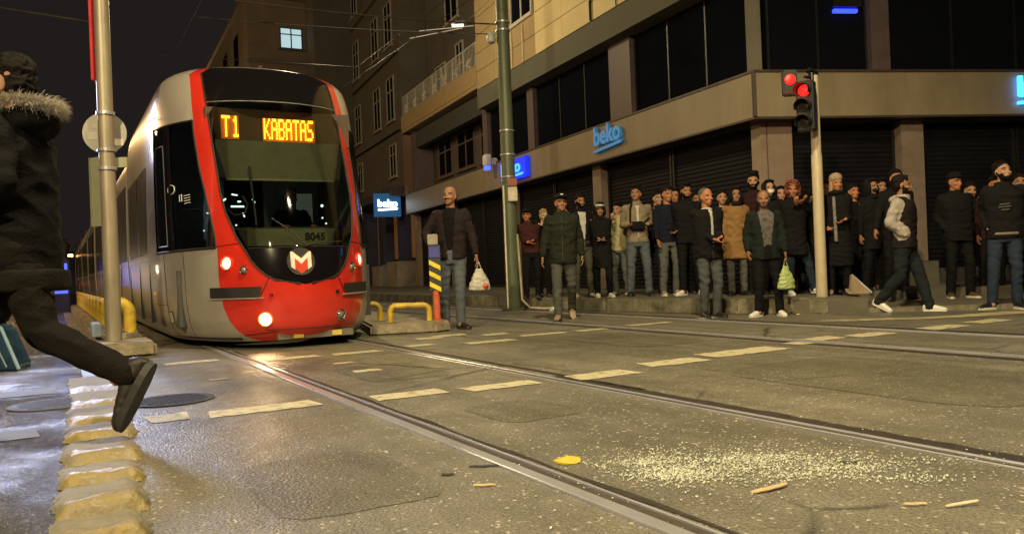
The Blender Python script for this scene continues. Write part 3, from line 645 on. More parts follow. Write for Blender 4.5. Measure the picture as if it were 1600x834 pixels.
FOG = glow('fog_lens', (1.0, .74, .36), 30); CH_ = mat('chrome', (.6,.58,.55), .15, 1.0); DL = mat('dead_lens', (.35,.3,.25), .15, .3, var=.5, vscale=60)
lampset(-.745, .955, .062, 'headlamp', HL, RR); lampset(.745, .955, .062, 'headlamp', HL, RR)
lampset(-.60, .875, .036, 'indicator', DL, CH_); lampset(.60, .875, .036, 'indicator', DL, CH_)
lampset(-.42, .335, .060, 'fog_lamp', FOG, mat('fog_halo_ring', (.6,.2,.05), .3, emit=(1,.3,.05), estr=.6)); lampset(.41, .335, .050, 'fog_lamp', DL, CH_)  # halo of the lit fog lamp is emission in its ring
lampset(-.36, .60, .014, 'bolt_cap', M_RED, CH_); lampset(.36, .60, .014, 'bolt_cap', M_RUB, M_RUB)
p = TF.p(*surf(*qz(-.42, .335), .12)[:2], .33); lamp('fog_lamp_beam', p, 16, (1.0, .66, .32), .05, TF.p(-.7, -6, -.4), 120, .9)
# emblem
def badge(pts, off, m, name, parent=TRAM, q0=-.045, z0=.945, s=1.0, th=.006):
    mb = MB(TF)
    V = [surf(*qz(q0 + a*s, z0 + b*s), off) for a, b in pts] + [surf(*qz(q0 + a*s, z0 + b*s), off-th) for a, b in pts]; n = len(pts)
    mb.add(V, [tuple(range(n))] + [(i, (i+1) % n, n+(i+1) % n, n+i) for i in range(n)]); return mb.build(name, m, parent)
em = badge([(.15*math.cos(a), .15*math.sin(a)) for a in np.linspace(0, 2*math.pi, 32, False)], .010, mat('emblem_grey', (.045,.04,.038), .3), 'emblem')
badge([(-.105,.02),(-.105,-.05),(0,-.135),(.105,-.05),(.105,.02),(.105,.07),(0,-.0),(-.105,.07)], .014, mat('emblem_red', (.65,.06,.03), .35), 'shield', em)
M_EW = mat('emblem_white', (.8,.74,.62), .35)
badge([(-.11,-.06),(-.068,-.09),(-.068,.035),(0,-.03),(.068,.035),(.068,-.09),(.11,-.06),(.11,.105),(.085,.105),(0,.03),(-.085,.105),(-.11,.105)], .018, M_EW, 'letter', em)
# fleet number and notice behind the glass
text_b = MB(TF)
def flat_text(txt, q, y, z, size, m, parent, name, off=0): return text_obj(txt, name, m, size, TF, q, y, z, 1, .002, off, parent)
# cab interior: floor, desk, blind, back wall, glowing glint bars
m = MB(TF); m.box(-.62, .62, .55, 1.0, .95, 1.33); m.box(-.75, .75, 1.0, 1.5, .9, 1.38); m.build('driver_desk', M_INT, TRAM, bevel=.02)
m = MB(TF); m.box(-.50, .62, .50, .53, 1.14, 1.33); m.build('notice_panel', mat('notice', (.18,.18,.12), .6), TRAM)
flat_text('8045', .14, .494, 1.20, .12, M_RUB, TRAM, 'fleet_number', .003)
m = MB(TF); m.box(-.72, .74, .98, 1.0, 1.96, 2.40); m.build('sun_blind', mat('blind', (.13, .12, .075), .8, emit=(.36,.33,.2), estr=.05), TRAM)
m = MB(TF); m.box(-.73, .75, .965, 1.0, 1.93, 1.957); m.build('blind_bar', mat('blind_bar', (.3,.3,.22), .4, .3), TRAM)
m = MB(TF); m.box(-1.15, 1.15, 1.2, 5.9, .25, .9); m.build('cab_floor', M_INT, TRAM)
m = MB(TF); m.box(-1.1, -.25, 3.2, 3.24, .9, 3.0); m.box(.3, 1.1, 3.2, 3.24, .9, 3.0); m.box(-.9, .9, 2.2, 5.8, 2.85, 2.98); m.build('partition', mat('partition', (.12,.14,.13), .5), TRAM)
TB = glow('cab_glint', (.75, 1.0, .92), 2.6)  # short glowing bars stand in for light streaks and glints in the cab
for i, (a, b) in enumerate([((-.42, 3.0, 1.80), (-.24, 3.15, 1.92)), ((-.16, 3.1, 1.98), (-.08, 3.16, 1.975)), ((-.12, 2.9, 1.86), (-.07, 3.0, 1.87)), ((-.2, 3.0, 1.80), (-.02, 3.0, 1.80)), ((.12, 3.1, 1.92), (.15, 3.1, 1.86)), ((-.5, 2.7, 1.72), (-.45, 2.8, 1.75)), ((-.02, 3.1, 1.72), (.0, 3.1, 1.66))]):
    m = MB(TF); m.tube([a, b], .012, 6); m.build('cab_glint', TB, TRAM)
for (x, y, z, r) in [(.98, 2.6, 1.78, .02), (-.66, 1.9, 1.36, .022), (.95, 2.5, 1.60, .012), (1.0, 2.5, 1.52, .012), (-.74, 1.9, 1.40, .01), (-.1, 3.2, 1.55, .012), (.86, 2.4, 1.42, .012)]:
    m = MB(TF); m.disc(TF.p(x, y, z), (TF.s, -TF.c, 0), r, .01, 12); m.build('pilot_lamp', TB, TRAM)
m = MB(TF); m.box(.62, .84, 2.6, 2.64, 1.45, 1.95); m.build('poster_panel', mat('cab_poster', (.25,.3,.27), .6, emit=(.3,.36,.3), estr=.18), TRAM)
m = MB(TF); m.tube([(-.62, 1.1, 1.62), (-.52, 1.1, 1.53), (-.40, 1.1, 1.55), (-.36, 1.1, 1.66), (-.42, 1.1, 1.76)], .012, 6); m.tube([(-.36, .95, 2.1), (-.33, .95, 1.75), (-.3, .95, 1.4)], .012, 6); m.build('mirror_arm', M_INT, TRAM)
lamp('cab_light', TF.p(.1, 2.2, 2.7), 1.1, (.8, 1.0, .85), .1)
# side cab interior glints and stickers
ph, v = R(60), v_of_z(1.95)
for sg in (-1,):
    v_ = v_of_z(1.86)
    P = [surf(sg*(R(61)+R(2.6)*math.cos(a)), v_of_z(1.86+.055*math.sin(a)), .006) for a in np.linspace(0, 2*math.pi, 14)]
    mb = MB(TF); mb.tube(P, .006, 5); mb.build('ring_sticker', mat('sticker', (.7,.7,.66), .5), sidew[sg])
    mb = MB(TF)
    for k in range(4): mb.tube([surf(sg*R(52.5), v_of_z(1.76-.03*k), .004), surf(sg*R(49), v_of_z(1.765-.03*k), .004)], .0055, 4)
    mb.tube([surf(sg*R(55.4), v_of_z(1.70), .004), surf(sg*R(55.4), v_of_z(1.78), .004), surf(sg*R(54), v_of_z(1.78), .004), surf(sg*R(54), v_of_z(1.70), .004)], .005, 4)
    mb.build('notice_sticker', MATS['sticker'], sidew[sg])
for k, (x, y, z, dx, dz) in enumerate([(-.55, 1.75, 2.3, .1, .06), (-.52, 1.7, 2.22, .12, .07), (-.62, 1.6, 1.42, .03, .03), (-.6, 1.55, 1.5, .02, .0), (-.68, 1.5, 1.3, .03, .0), (-.7, 1.9, 1.62, .12, .01)]):
    m = MB(TF); m.tube([(x, y, z), (x+dx, y+.12, z+dz)], .009, 5); m.build('cab_glint', TB, TRAM)
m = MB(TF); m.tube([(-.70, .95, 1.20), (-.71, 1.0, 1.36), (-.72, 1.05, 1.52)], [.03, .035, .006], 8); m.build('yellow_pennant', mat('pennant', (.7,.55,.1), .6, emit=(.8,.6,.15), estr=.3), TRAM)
# wipers
m = MB(TF); P = [surf(*qz(.02, 1.12), .02), surf(*qz(-.16, 1.30), .025), surf(*qz(-.3, 1.42), .02)]; m.tube(P, .008, 6); P = [surf(*qz(-.02, 1.1), .02), surf(*qz(.1, 1.13), .02), surf(*qz(.45, 1.16), .02)]; m.tube(P, .006, 6); m.build('wiper', M_RUB, TRAM)
# destination board
m = MB(TF); m.box(-.80, .92, 1.12, 1.3, 2.39, 2.80); m.build('board_housing', mat('board_back', (.07,.04,.025), .6), TRAM)
m = MB(TF); m.box(-.635, -.43, 1.095, 1.12, 2.43, 2.71); m.box(-.155, .48, 1.095, 1.12, 2.42, 2.70); m.build('board_panel', mat('led_halo_amber', (.50,.17,.03), .6, emit=(1.0,.20,.01), estr=.10), TRAM)  # amber colour and weak emission stand in for the halo of the letters
FONT = {'K':['10001','10010','10100','11000','10100','10010','10001'],'A':['01110','10001','10001','11111','10001','10001','10001'],'B':['11110','10001','10001','11110','10001','10001','11110'],
        'T':['11111','00100','00100','00100','00100','00100','00100'],'S':['01111','10000','10000','01110','00001','00001','11110'],'1':['00100','01100','00100','00100','00100','00100','01110']}
LED = glow('led_amber', (1.0, .42, .02), 9.0)
def leds(txt, x, z, pw, ph_, name):
    m = MB(TF)
    for ci, ch in enumerate(txt):
        for r_, row in enumerate(FONT[ch]):
            for c_, b in enumerate(row):
                if b == '1': a = x + (ci*6 + c_)*pw; zz = z - r_*ph_; m.box(a-pw*.44, a+pw*.44, 1.075, 1.085, zz-ph_*.40, zz+ph_*.40)
    return m.build(name, LED, TRAM)
leds('T1', -.615, 2.685, .0185, .036, 'route_number'); leds('KABATAS', -.135, 2.675, .0145, .036, 'destination_text')
# under-bumper, skirt, bogie darkness
m = MB(TF); m.box(-.9, .9, 1.3, 5.8, .10, .26); m.build('underframe', M_RUB, TRAM)
m = MB(TF); m.box(-.3, .55, .12, .55, .10, .17); m.build('coupler_flap', mat('flap', (.16,.14,.11), .5), TRAM)
m = MB(TF); m.box(-.13, -.02, .10, .118, .11, .165); m.build('yellow_mark', mat('y_mark', (.65,.5,.1), .5), TRAM); m = MB(TF); m.box(.30, .41, .10, .118, .11, .165); m.build('yellow_mark', mat('y_mark', (0,0,0)), TRAM)
# dirty skirt edge, side marker lamps and a front step
for sg in (-1, 1):
    strip([(sg*(R(30)+R(59)*i/14), v_of_z(.125)) for i in range(15)], .012, 'skirt_trim', M_RUB, TRAM, .002)
    P = [surf(sg*R(83), v_of_z(.62), .008), surf(sg*R(87), v_of_z(.62), .008), surf(sg*R(87), v_of_z(.66), .008), surf(sg*R(83), v_of_z(.66), .008)]
    mb = MB(TF); mb.add(P, [(0,1,2,3)]); mb.build('marker_lamp', mat('amber_lens', (.5,.2,.02), .3, emit=(1,.4,.05), estr=.3), TRAM)
    strip([qz(sg*(.30+.30*i/10), .20-.004*i) for i in range(11)], .003, 'panel_seam', M_RUB, TRAM, .001)
strip([qz(-.42+.84*i/16, .215) for i in range(17)], .0035, 'panel_seam', M_RUB, TRAM, .001)
# following modules: (y0, y1)
sec = [(K[i][0], K[i][1]) for i in range(len(K))]
def hull(y0, y1, name='rear_module'):
    # narrower shoulders than the nose
    ws_ = [(.09,1.10),(.2,1.2),(.45,1.26),(.85,1.29),(1.12,1.30),(1.7,1.30),(2.3,1.29),(2.7,1.25),(3.0,1.14),(3.2,.98),(3.32,.8),(3.40,.45)]
    pts = [(w_, z) for z, w_ in ws_] + [(-w_, z) for z, w_ in ws_[::-1]]
    m = MB(TF); m.prism(pts, 'y', y0, y1); o = m.build(name, M_SILV, TRAM, smooth=True)
    for sg in (-1, 1):
        x = sg*1.303; y = y0+.12
        while y < y1-1.0:
            L = min(1.45, y1-.12-y); m = MB(TF); m.add([(x, y, 1.15), (x, y+L, 1.15), (x, y+L, 2.1), (sg*1.296, y+L, 2.42), (sg*1.296, y, 2.42), (x, y, 2.1)], [(0,1,2,3,4,5)]); w_ = m.build('passenger_window', mat('side_dark', (.05,.042,.034), .24, var=.2, spec=1.0), o); 
            m = MB(TF); m.box(sg*1.297, sg*1.308, y+L+.02, y+L+.05, .3, 2.5); m.build('door_edge', M_RUB, o)
            y += L+.09
        m = MB(TF); m.box(sg*1.292, sg*1.306, y0, y1, 1.07, 1.095); m.build('waist_trim', MATS['trim_grey'], o)
ys = [(6.25, 12.4), (13.0, 18.5), (19.1, 24.6), (25.2, 31.5), (32.3, 38.5), (39.1, 44.6), (45.2, 51), (51.6, 58)]
for a, b in ys: hull(a, b)
m = MB(TF)
for a, b in zip([6.0]+[y[1] for y in ys[:-1]], [y[0] for y in ys]):
    for k in range(5): yy = a + (b-a)*(k+.5)/5; e = .04 if k % 2 else 0; h_ = (b-a)/12; m.box(-1.18+e, 1.18-e, yy-h_, yy+h_, .3, 3.2-e)
    m.box(-1.1, 1.1, a, b, .35, 3.1)
m.build('bellows', M_RUB, TRAM)
# flank details on the first module
for sg in (-1, 1):
    for y0, y1 in [(2.85, 4.1), (4.2, 5.7)]:
        m = MB(TF); m.add([(sg*1.304, y0, 1.15), (sg*1.304, y1, 1.15), (sg*1.304, y1, 2.0), (sg*1.299, y1, 2.3), (sg*1.299, y0, 2.3), (sg*1.304, y0, 2.0)], [(0,1,2,3,4,5)]); m.build('passenger_window', MATS['side_dark'], TRAM)
    m = MB(TF); m.box(sg*1.27, sg*1.306, 2.6, 6.0, 1.075, 1.10); m.build('waist_trim', MATS['trim_grey'], TRAM)
    for y in (2.75, 4.15, 5.8): m = MB(TF); m.box(sg*1.25, sg*1.297, y, y+.018, .25, 1.07); m.build('panel_seam', M_RUB, TRAM)
# roof equipment + grab handles
m = MB(TF); m.tube([surf(R(-70), v_of_z(2.78), .03), surf(R(-76), v_of_z(2.79), .03), surf(R(-82), v_of_z(2.78), .03)], .008, 6); m.build('rain_rail', MATS['trim_grey'], TRAM)
m = MB(TF); m.box(-.02, .02, 1.75, 1.8, 3.44, 3.50); m.build('roof_aerial', M_RUB, TRAM)
m = MB(TF)
for y in (9, 22, 35): m.box(-.5, .5, y, y+2.2, 3.38, 3.6)
m.build('roof_box', M_SILV, TRAM)
# ------------------------------------------------------------------ poles, signs, barriers
M_GALV = mat('galvanised', (.34, .29, .21), .45, .35, var=.25, vscale=6, vy=(1,1,.3))
M_GREENP = mat('green_pole', (.10, .12, .07), .45, .1, var=.25, vscale=5, vy=(1,1,.2))
M_YEL = mat('yellow_paint', (.62, .42, .03), .4, var=.25, vscale=7, dirt=(.30,.20,.04))
M_CONC = mat('worn_concrete', (.30, .25, .17), .75, var=.4, vscale=5, bump=.7, bscale=25, dirt=(.13,.11,.08))
# left pole with sign backs
px, py = -4.37, 8.73
t = thing('sign_pole', 'tall galvanised pole in front of the tram flank, on a concrete block', 'pole', (px, py, 0))
m = MB(); m.tube([(px, py, .0), (px, py, 1.9), (px, py, 7.5)], [.082, .080, .072], 20); m.build('shaft', M_GALV, t, smooth=True)
m = MB()
for z in (2.22, 2.62, 2.02): m = MB(); m.tube([(px, py, z), (px, py, z+.035)], .096, 20); m.build('clamp', M_STEEL, t)
m = MB(); m.tube([(px, py, 0), (px, py, .10)], .16, 20)
for k in range(4): a = k*math.pi/2+.6; m.tube([(px+.13*math.cos(a), py+.13*math.sin(a), .1), (px+.13*math.cos(a), py+.13*math.sin(a), .13)], .014, 6)
m.build('foot_plate', M_GALV, t)
t = thing('round_sign', 'grey back of a round traffic sign with two stickers, on the left pole', 'road sign', (px, py+.12, 2.43))
m = MB(); m.disc((px-.08, py+.13, 2.45), (.25, -1, 0), .225, .012, 40); m.build('plate', mat('sign_back', (.30,.28,.24), .5, .3, var=.15), t)
st = mat('sticker_white', (.62,.56,.45), .5)
for a, z, s_ in [(-.20, 2.42, .05), (-.16, 2.53, .035), (.06, 2.35, .045)]:
    m = MB(); yy = py + .13 + .25*(a+.08) - .01; m.quad((px+a-s_, yy-.012, z-s_*.8), (px+a+s_, yy-.0+.012, z-s_*.8), (px+a+s_, yy+.012, z+s_*.8), (px+a-s_, yy-.012, z+s_*.8)); m.build('sticker', st, t)
t = thing('rectangular_sign', 'greenish back of an upright rectangular sign strapped to the left pole', 'road sign', (px, py+.1, 1.8))
SGN = Fr((px-.235, py+.12), R(-28)); m = MB(SGN); m.box(-.02, .16, 0, .02, 1.42, 2.18); m.build('plate', mat('sign_back2', (.33,.33,.22), .6, var=.12), t)
m = MB(SGN); m.box(-.02, -.012, -.02, .0, 1.42, 2.18); m.box(.152, .16, -.02, 0, 1.42, 2.18); m.build('flange', MATS['sign_back2'], t); m = MB(); m.box(px-.12, px+.17, py+.09, py+.115, 2.06, 2.17); m.build('bracket', MATS['sign_back2'], t)
t = thing('red_reflection_strip', 'narrow strip of red light reflected high on the left pole', 'traffic light', (px-.1, py, 3.4))  # added glowing strip in place of red signal light on the pole's side
m = MB(); m.box(px-.115, px-.088, py-.05, py+.25, 3.0, 4.6); m.build('housing', mat('red_strip_glow', (.4,.02,.02), .4, emit=(.8,.03,.03), estr=.2), t); m = MB(); m.box(px-.087, px-.07, py-.03, py+.03, 3.3, 3.36); m.box(px-.087, px-.07, py-.03, py+.03, 4.2, 4.26); m.build('bracket', M_METAL, t)
# concrete blocks with yellow hoops beside the tram
def blk(x0, x1, s0, s1, h, lab):
    m = MB(TR); m.box(x0, x1, s0, s1, -.01, h); return m
ORD = 'first second third fourth fifth sixth seventh eighth ninth tenth eleventh twelfth thirteenth fourteenth fifteenth sixteenth seventeenth eighteenth nineteenth twentieth twenty-first twenty-second twenty-third twenty-fourth twenty-fifth twenty-sixth twenty-seventh'.split()
GB = 'concrete kerb blocks of the tram platform edge'
def hoop_geo(w_, h, r=.045, fr=W0, seg=10):
    m = MB(fr); P = [(-w_/2, 0, 0), (-w_/2, 0, h*.6)]
    for k in range(1, 6): a = math.pi - k*math.pi/12; P.append((-w_/2 + h*.38 + h*.38*math.cos(a), 0, h*.62 + h*.38*math.sin(a)))
    P += [(-x, y, z) for x, y, z in P[::-1]]; m.tube(P, r, seg); return m
def hoop(x, y, z, ang, w_, h, lab, group, r=.045):
    t = thing('yellow_hoop', lab, 'barrier', (x, y, z), group); F_ = Fr((x, y), ang); m = hoop_geo(w_, h, r, F_); m.v = [(a, b, c+z) for a, b, c in m.v]; m.build('tube', M_YEL, t, smooth=True)
    for sx in (-1, 1): f = MB(F_); f.box(sx*w_/2-.07, sx*w_/2+.07, -.06, .06, z-.005, z+.014); f.build('base_plate', M_KERB, t)
    return t
for k in range(26):
    s0 = 10.15 + k*1.62
    m = MB(TR); m.box(.38, .86, s0, s0+1.56, -.01, .20 + random.uniform(-.01, .01)); o = m.build('kerb_block', M_CONC, bevel=.03, smooth=True)
    tag(o, ORD[k] + ' pale concrete kerb block of the row along the tram, counted from the galvanised pole', 'kerb block', GB)
q = TR.p(.60, 9.62); m = MB(TR); m.box(.33, .92, 9.25, 10.08, -.01, .16); tag(m.build('kerb_block', M_CONC, bevel=.04, smooth=True), 'broken front concrete block at the foot of the galvanised pole', 'kerb block', GB)
m = MB(TR); m.box(.34, .44, 9.95, 10.7, .2, .34); tag(m.build('cable_box', mat('box_blue', (.30,.36,.42), .4), bevel=.01), 'small pale blue box on the platform kerb left of the pole', 'box')
x, y, _ = TR.p(.66, 10.55); hoop(x, y, .20, TH, .20, .36, 'nearest yellow hoop beside the tram, right of the galvanised pole', 'yellow hoops beside the tram', .07)
x, y, _ = TR.p(.60, 11.6); h0 = hoop(x, y, .20, TH + R(90), .75, .34, 'second yellow hoop rail along the tram flank, counted from the galvanised pole', 'yellow hoops beside the tram', .05)
for k in range(1, 22):
    xx, yy, _ = TR.p(.60, 11.6 + k*1.35); dup(h0, (xx, yy, .2), ORD[k+1] + ' yellow hoop rail along the tram flank, counted from the galvanised pole')
# median island with hoops
m = MB(); isl = [(-1.80, 10.02), (-1.0, 10.16), (-.82, 10.4), TR.p(4.72, 12)[:2], TR.p(4.72, 60)[:2], TR.p(3.86, 60)[:2], TR.p(3.80, 11.2)[:2], (-1.9, 10.35)]
m.prism(ccw(isl), 'z', -.01, .135); o = m.build('median_island', M_CONC, bevel=.03, kind='structure')
hoop(-1.34, 10.32, .135, R(3), .50, .22, 'yellow hoop on the median island beside the man in jeans', 'yellow hoops on the median island', .038)
hoop(-2.02, 10.72, .135, R(3), .46, .24, 'yellow hoop on the median island half hidden by the tram', 'yellow hoops on the median island', .038)
for k in range(3):
    x, y, _ = TR.p(4.25, 14 + k*2.2); hoop(x, y, .135, TH+R(90), .6, .24, ORD[k] + ' yellow hoop further back on the median island, hidden behind the tram', 'yellow hoops on the median island', .038)
# delineator post with chevrons
dx, dy = -1.0, 10.42
t = thing('delineator_post', 'orange post with yellow and black striped board beside the man in jeans', 'post', (dx, dy, 0))
m = MB(); m.tube([(dx, dy, .13), (dx, dy, .62)], .048, 14); m.tube([(dx, dy, .12), (dx, dy, .15)], .09, 14); m.build('post', mat('orange_post', (.55,.12,.05), .5, var=.3, vscale=9), t, smooth=True)
m = MB(); m.box(dx-.075, dx+.075, dy-.05, dy-.035, .53, 1.12); m.build('board', mat('board_black', (.03,.03,.03), .5), t)
m = MB()
for z in (.56, .70, .84): m.prism([(dx-.073, z+.03), (dx+.073, z-.05), (dx+.073, z+.01), (dx-.073, z+.09)], 'y', dy-.058, dy-.052)
m.build('chevron', mat('chevron_yellow', (.8,.62,.04), .4), t)
m = MB(); m.box(dx-.07, dx+.07, dy-.06, dy-.052, .96, 1.10); m.build('blue_plate', mat('plate_blue', (.05,.06,.3), .4), t); m = MB(); m.box(dx-.082, dx+.05, dy-.07, dy-.02, 1.12, 1.26); m.build('head', mat('grey_head', (.3,.27,.22), .4), t, bevel=.01)
# catenary pole
gx, gy = 0.0, 14.78
P0 = thing('catenary_pole', 'dark green catenary pole with a white box and a dome camera, left of the crowd', 'pole', (gx, gy, 0))
m = MB(); m.tube([(gx, gy, 0), (gx, gy, 3.0), (gx, gy, 8.2)], [.135, .125, .105], 20); m.build('shaft', M_GREENP, P0, smooth=True)
m = MB(); m.tube([(gx, gy, 0), (gx, gy, .05)], .22, 20); m.build('foot_plate', M_GREENP, P0)
m = MB()
for z in (2.45, 2.86, 3.3, 5.15, 5.3): m = MB(); m.tube([(gx, gy, z), (gx, gy, z+.025)], .14, 20); m.build('strap', M_STEEL, P0)
m = MB(); m.tube([(gx-.10, gy-.10, .05), (gx-.10, gy-.10, 2.3)], .016, 8); m.build('lit_edge_tube', mat('lit_edge_pale', (.75,.65,.5), .3), P0)  # pale tube carries the pole's lit left edge in its colour
m = MB(); m.box(gx-.02, gx+.15, gy-.19, gy-.10, 2.0, 2.26); m.build('junction_box', mat('pale_box', (.55,.47,.36), .4), P0, bevel=.01); m = MB(); m.box(gx-.02, gx+.15, gy-.19, gy-.10, 2.275, 2.42); m.build('red_box', mat('red_box', (.25,.06,.03), .5), P0, bevel=.01)
m = MB(); m.tube([(gx, gy, 5.12), (gx-.22, gy-.02, 5.12)], .025, 8); m.tube([(gx-.22, gy, 5.15), (gx-.22, gy, 5.02), (gx-.22, gy, 4.96), (gx-.22, gy, 4.93)], [.05, .09, .075, .03], 14); m.build('dome_camera', mat('camera_white', (.5,.5,.48), .3), P0, smooth=True)
m = MB(); m.tube([(gx+.12, gy-.05, 1.4), (gx+.15, gy-.12, .6), (gx+.16, gy-.15, .2), (gx+.3, gy-.22, .05), (gx+.55, gy-.3, .03), (gx+.75, gy-.25, .03)], .022, 8); m.build('loose_conduit', mat('beige_hose', (.4,.34,.22), .5), P0, smooth=True)
m = MB(); m.add([(.62,14.05,.03),(.75,14.0,.035),(.86,14.08,.08),(.8,14.2,.10),(.66,14.2,.06)], [(0,1,2,3,4)]); m.add([(.62,14.05,.004),(.86,14.05,.004),(.74,14.05,.09)], [(0,1,2)]); tag(m.build('litter_scrap', mat('paper_white', (.7,.7,.68), .5)), 'crumpled white scrap at the kerb right of the green pole', 'litter')
# traffic light
tx, ty = 4.38, 11.35
T_ = thing('traffic_light', 'traffic light on a pale pole showing red, among the crowd by the corner', 'traffic light', (tx, ty, 0))
m = MB(); m.tube([(tx, ty, 0.2), (tx, ty, 2.2), (tx, ty, 2.24), (tx, ty, 3.34)], [.078, .074, .066, .064], 18); m.build('pole', mat('pale_pole', (.50,.42,.28), .45, var=.12), T_, smooth=True)
m = MB(); m.tube([(tx, ty, 3.34), (tx, ty, 3.39)], .07, 14); m.tube([(tx+.02, ty-.05, 3.37), (tx-.10, ty-.12, 3.40), (tx-.13, ty-.14, 3.36)], .03, 8); m.tube([(tx-.06, ty-.1, 2.55), (tx-.06, ty-.1, 3.36)], .022, 8); m.tube([(tx, ty-.02, 2.58), (tx-.2, ty-.2, 2.6)], .022, 8); m.tube([(tx, ty-.02, 3.3), (tx-.2, ty-.2, 3.28)], .022, 8); m.build('bracket', M_METAL, T_, smooth=True)
LF = Fr((tx-.24, ty-.26), R(-38))   # head looks to the camera-left
m = MB(LF); m.box(-.12, .12, 0, .17, 2.52, 3.22); m.build('head', M_RUB, T_, bevel=.02)
RL = glow('red_light', (1.0, .006, .005), 4.5)
for z, mm, nm in [(3.08, RL, 'red_lens'), (2.86, mat('dark_lens', (.03,.025,.01), .2), 'amber_lens'), (2.64, mat('dark_lens', (0,0,0)), 'green_lens')]:
    m = MB(LF); m.tube([(0, 0, z), (0, -.02, z), (0, -.03, z)], [.078, .07, .03], 20); o = m.build(nm, mm, T_, smooth=True)
    v = MB(LF); seg = 16
    A = [math.pi*(-.15 + 1.3*k/seg) for k in range(seg+1)]
    V = [(.1*math.cos(a), .0, z+.1*math.sin(a)) for a in A] + [(.1*math.cos(a), -.17, z+.1*math.sin(a)-.015) for a in A]; v.add(V, [(i, i+1, seg+2+i, seg+1+i) for i in range(seg)]); v.build('visor', M_RUB, o, smooth=True)
L2 = Fr((tx-.36, ty-.08), R(-10))
m = MB(L2); m.box(-.1, .1, 0, .13, 3.06, 3.42); m.build('pedestrian_head', M_RUB, T_, bevel=.02); m = MB(L2); m.tube([(0, 0, 3.28), (0, -.02, 3.28), (0, -.03, 3.28)], [.072, .065, .03], 20); m.build('red_lens', RL, T_, smooth=True)
p = LF.p(-.0, -.3, 3.1); lamp('red_light_spill', (tx-.55, ty-.35, 3.05), 3.5, (1, .05, .02), .06)
# overhead wires
def wire(pts, r, lab, name='overhead_wire', cat='wire', group=None):
    m = MB(); m.tube(pts, r, 5, cap=False); return tag(m.build(name, M_METAL if r < .012 else mat('copper_wire', (.05,.04,.03), .5, .2), smooth=True), lab, cat, group)
def sag(a, b, s_, n=14): return [tuple(Vector(a).lerp(Vector(b), i/n) - Vector((0, 0, s_*4*(i/n)*(1-i/n)))) for i in range(n+1)]
wire(sag((gx, gy, 5.28), TR.p(-3.5, 13.6, 5.75), .28), .014, 'span wire strung from the green pole over the tram')
wire(sag((gx, gy, 5.1), TR.p(2.38, 15.5, 5.6), .05), .010, 'thin lower wire running from the green pole towards the tram')
for n, lab in [(2.38, 'contact wire above the track of the red tram'), (6.67, 'contact wire above the empty second track')]: wire([TR.p(n, s, 5.65) for s in (-8, 20, 70)], .006, lab)
a_ = TR.p(6.67, 19, 5.9); wire([(gx, gy, 6.5), a_, TR.p(2.38, 23, 6.8)], .009, 'bracing wire crossing above the balcony')
wire([TR.p(-9, 20, 7.2), (px-.0, py+.02, 3.62)], .012, 'wire at the far left ending at the galvanised pole')
# lamp hung over the track
lx, ly = -1.02, 18.4
t = thing('suspended_lamp', 'bright elongated lamp fitting hanging on the span wire left of the green pole', 'lamp', (lx, ly, 6.3))
m = MB(); m.tube([(lx-.17, ly, 6.44), (lx-.05, ly, 6.46), (lx+.12, ly, 6.46), (lx+.2, ly, 6.44)], [.03, .06, .055, .02], 10); m.build('housing', M_STEEL, t, smooth=True)
m = MB(); m.tube([(lx-.14, ly, 6.41), (lx+.12, ly, 6.41)], .04, 8); m.build('tube', glow('lamp_tube', (1.0, .86, .6), 4), t)
wire([(lx+.18, ly, 6.46), (gx, gy, 5.95)], .008, 'short stay holding the suspended lamp to the green pole')
for a, b, lb in [((-2.1, 18, 6.03), (-.9, 18, 6.22), 'lower'), ((-1.88, 18, 6.19), (-.65, 18, 6.26), 'upper')]:
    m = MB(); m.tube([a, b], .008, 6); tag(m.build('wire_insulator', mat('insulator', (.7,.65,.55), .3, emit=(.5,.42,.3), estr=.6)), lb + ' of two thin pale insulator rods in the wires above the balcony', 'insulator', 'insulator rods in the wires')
# distant street lamp and clutter down the street at the left
def street_lamp(x, y, h, lab, col, e):
    t = thing('street_lamp', lab, 'street lamp', (x, y, 0), 'street lamps down the far street'); m = MB(); m.tube([(x, y, 0), (x, y, h), (x+.6, y, h+.25), (x+1.1, y, h+.2)], [.09, .06, .045, .04], 8); m.build('pole', M_METAL, t)
    m = MB(); m.tube([(x+.95, y, h+.17), (x+1.25, y, h+.15)], [.05, .09], 10); m.build('lamp_head', glow('sodium_head', col, e), t); return t
x, y = -26.5, 46; street_lamp(x, y, 2.35, 'orange street lamp glowing low behind the running man', (1.0, .48, .10), 14)
xx = -58; street_lamp(-50, 92, 5.5, 'tiny orange street lamp far down the street', (1.0, .5, .12), 16)
street_lamp(-78, 140, 4.5, 'furthest orange lamp at the end of the street', (1.0, .5, .12), 16)
t = thing('lit_kiosk', 'blue lit advertising pillar behind the running man', 'kiosk', (-13.4, 24, 0)); 
m = MB(); m.box(-13.75, -13.3, 24, 24.4, .02, 1.6); m.build('casing', mat('kiosk_navy', (.03,.03,.10), .3), t, bevel=.03); m = MB(); m.box(-13.72, -13.33, 23.97, 23.995, .55, 1.45); m.build('screen', glow('kiosk_blue', (.10,.14,.9), 1.3), t)
m = MB(); m.tube([(-13.5, 24.2, 1.6), (-13.5, 24.2, 1.95), (-13.5, 24.2, 2.05), (-13.5, 24.2, 2.2)], [.05, .14, .16, .05], 12); m.build('cap', M_METAL, t, smooth=True)
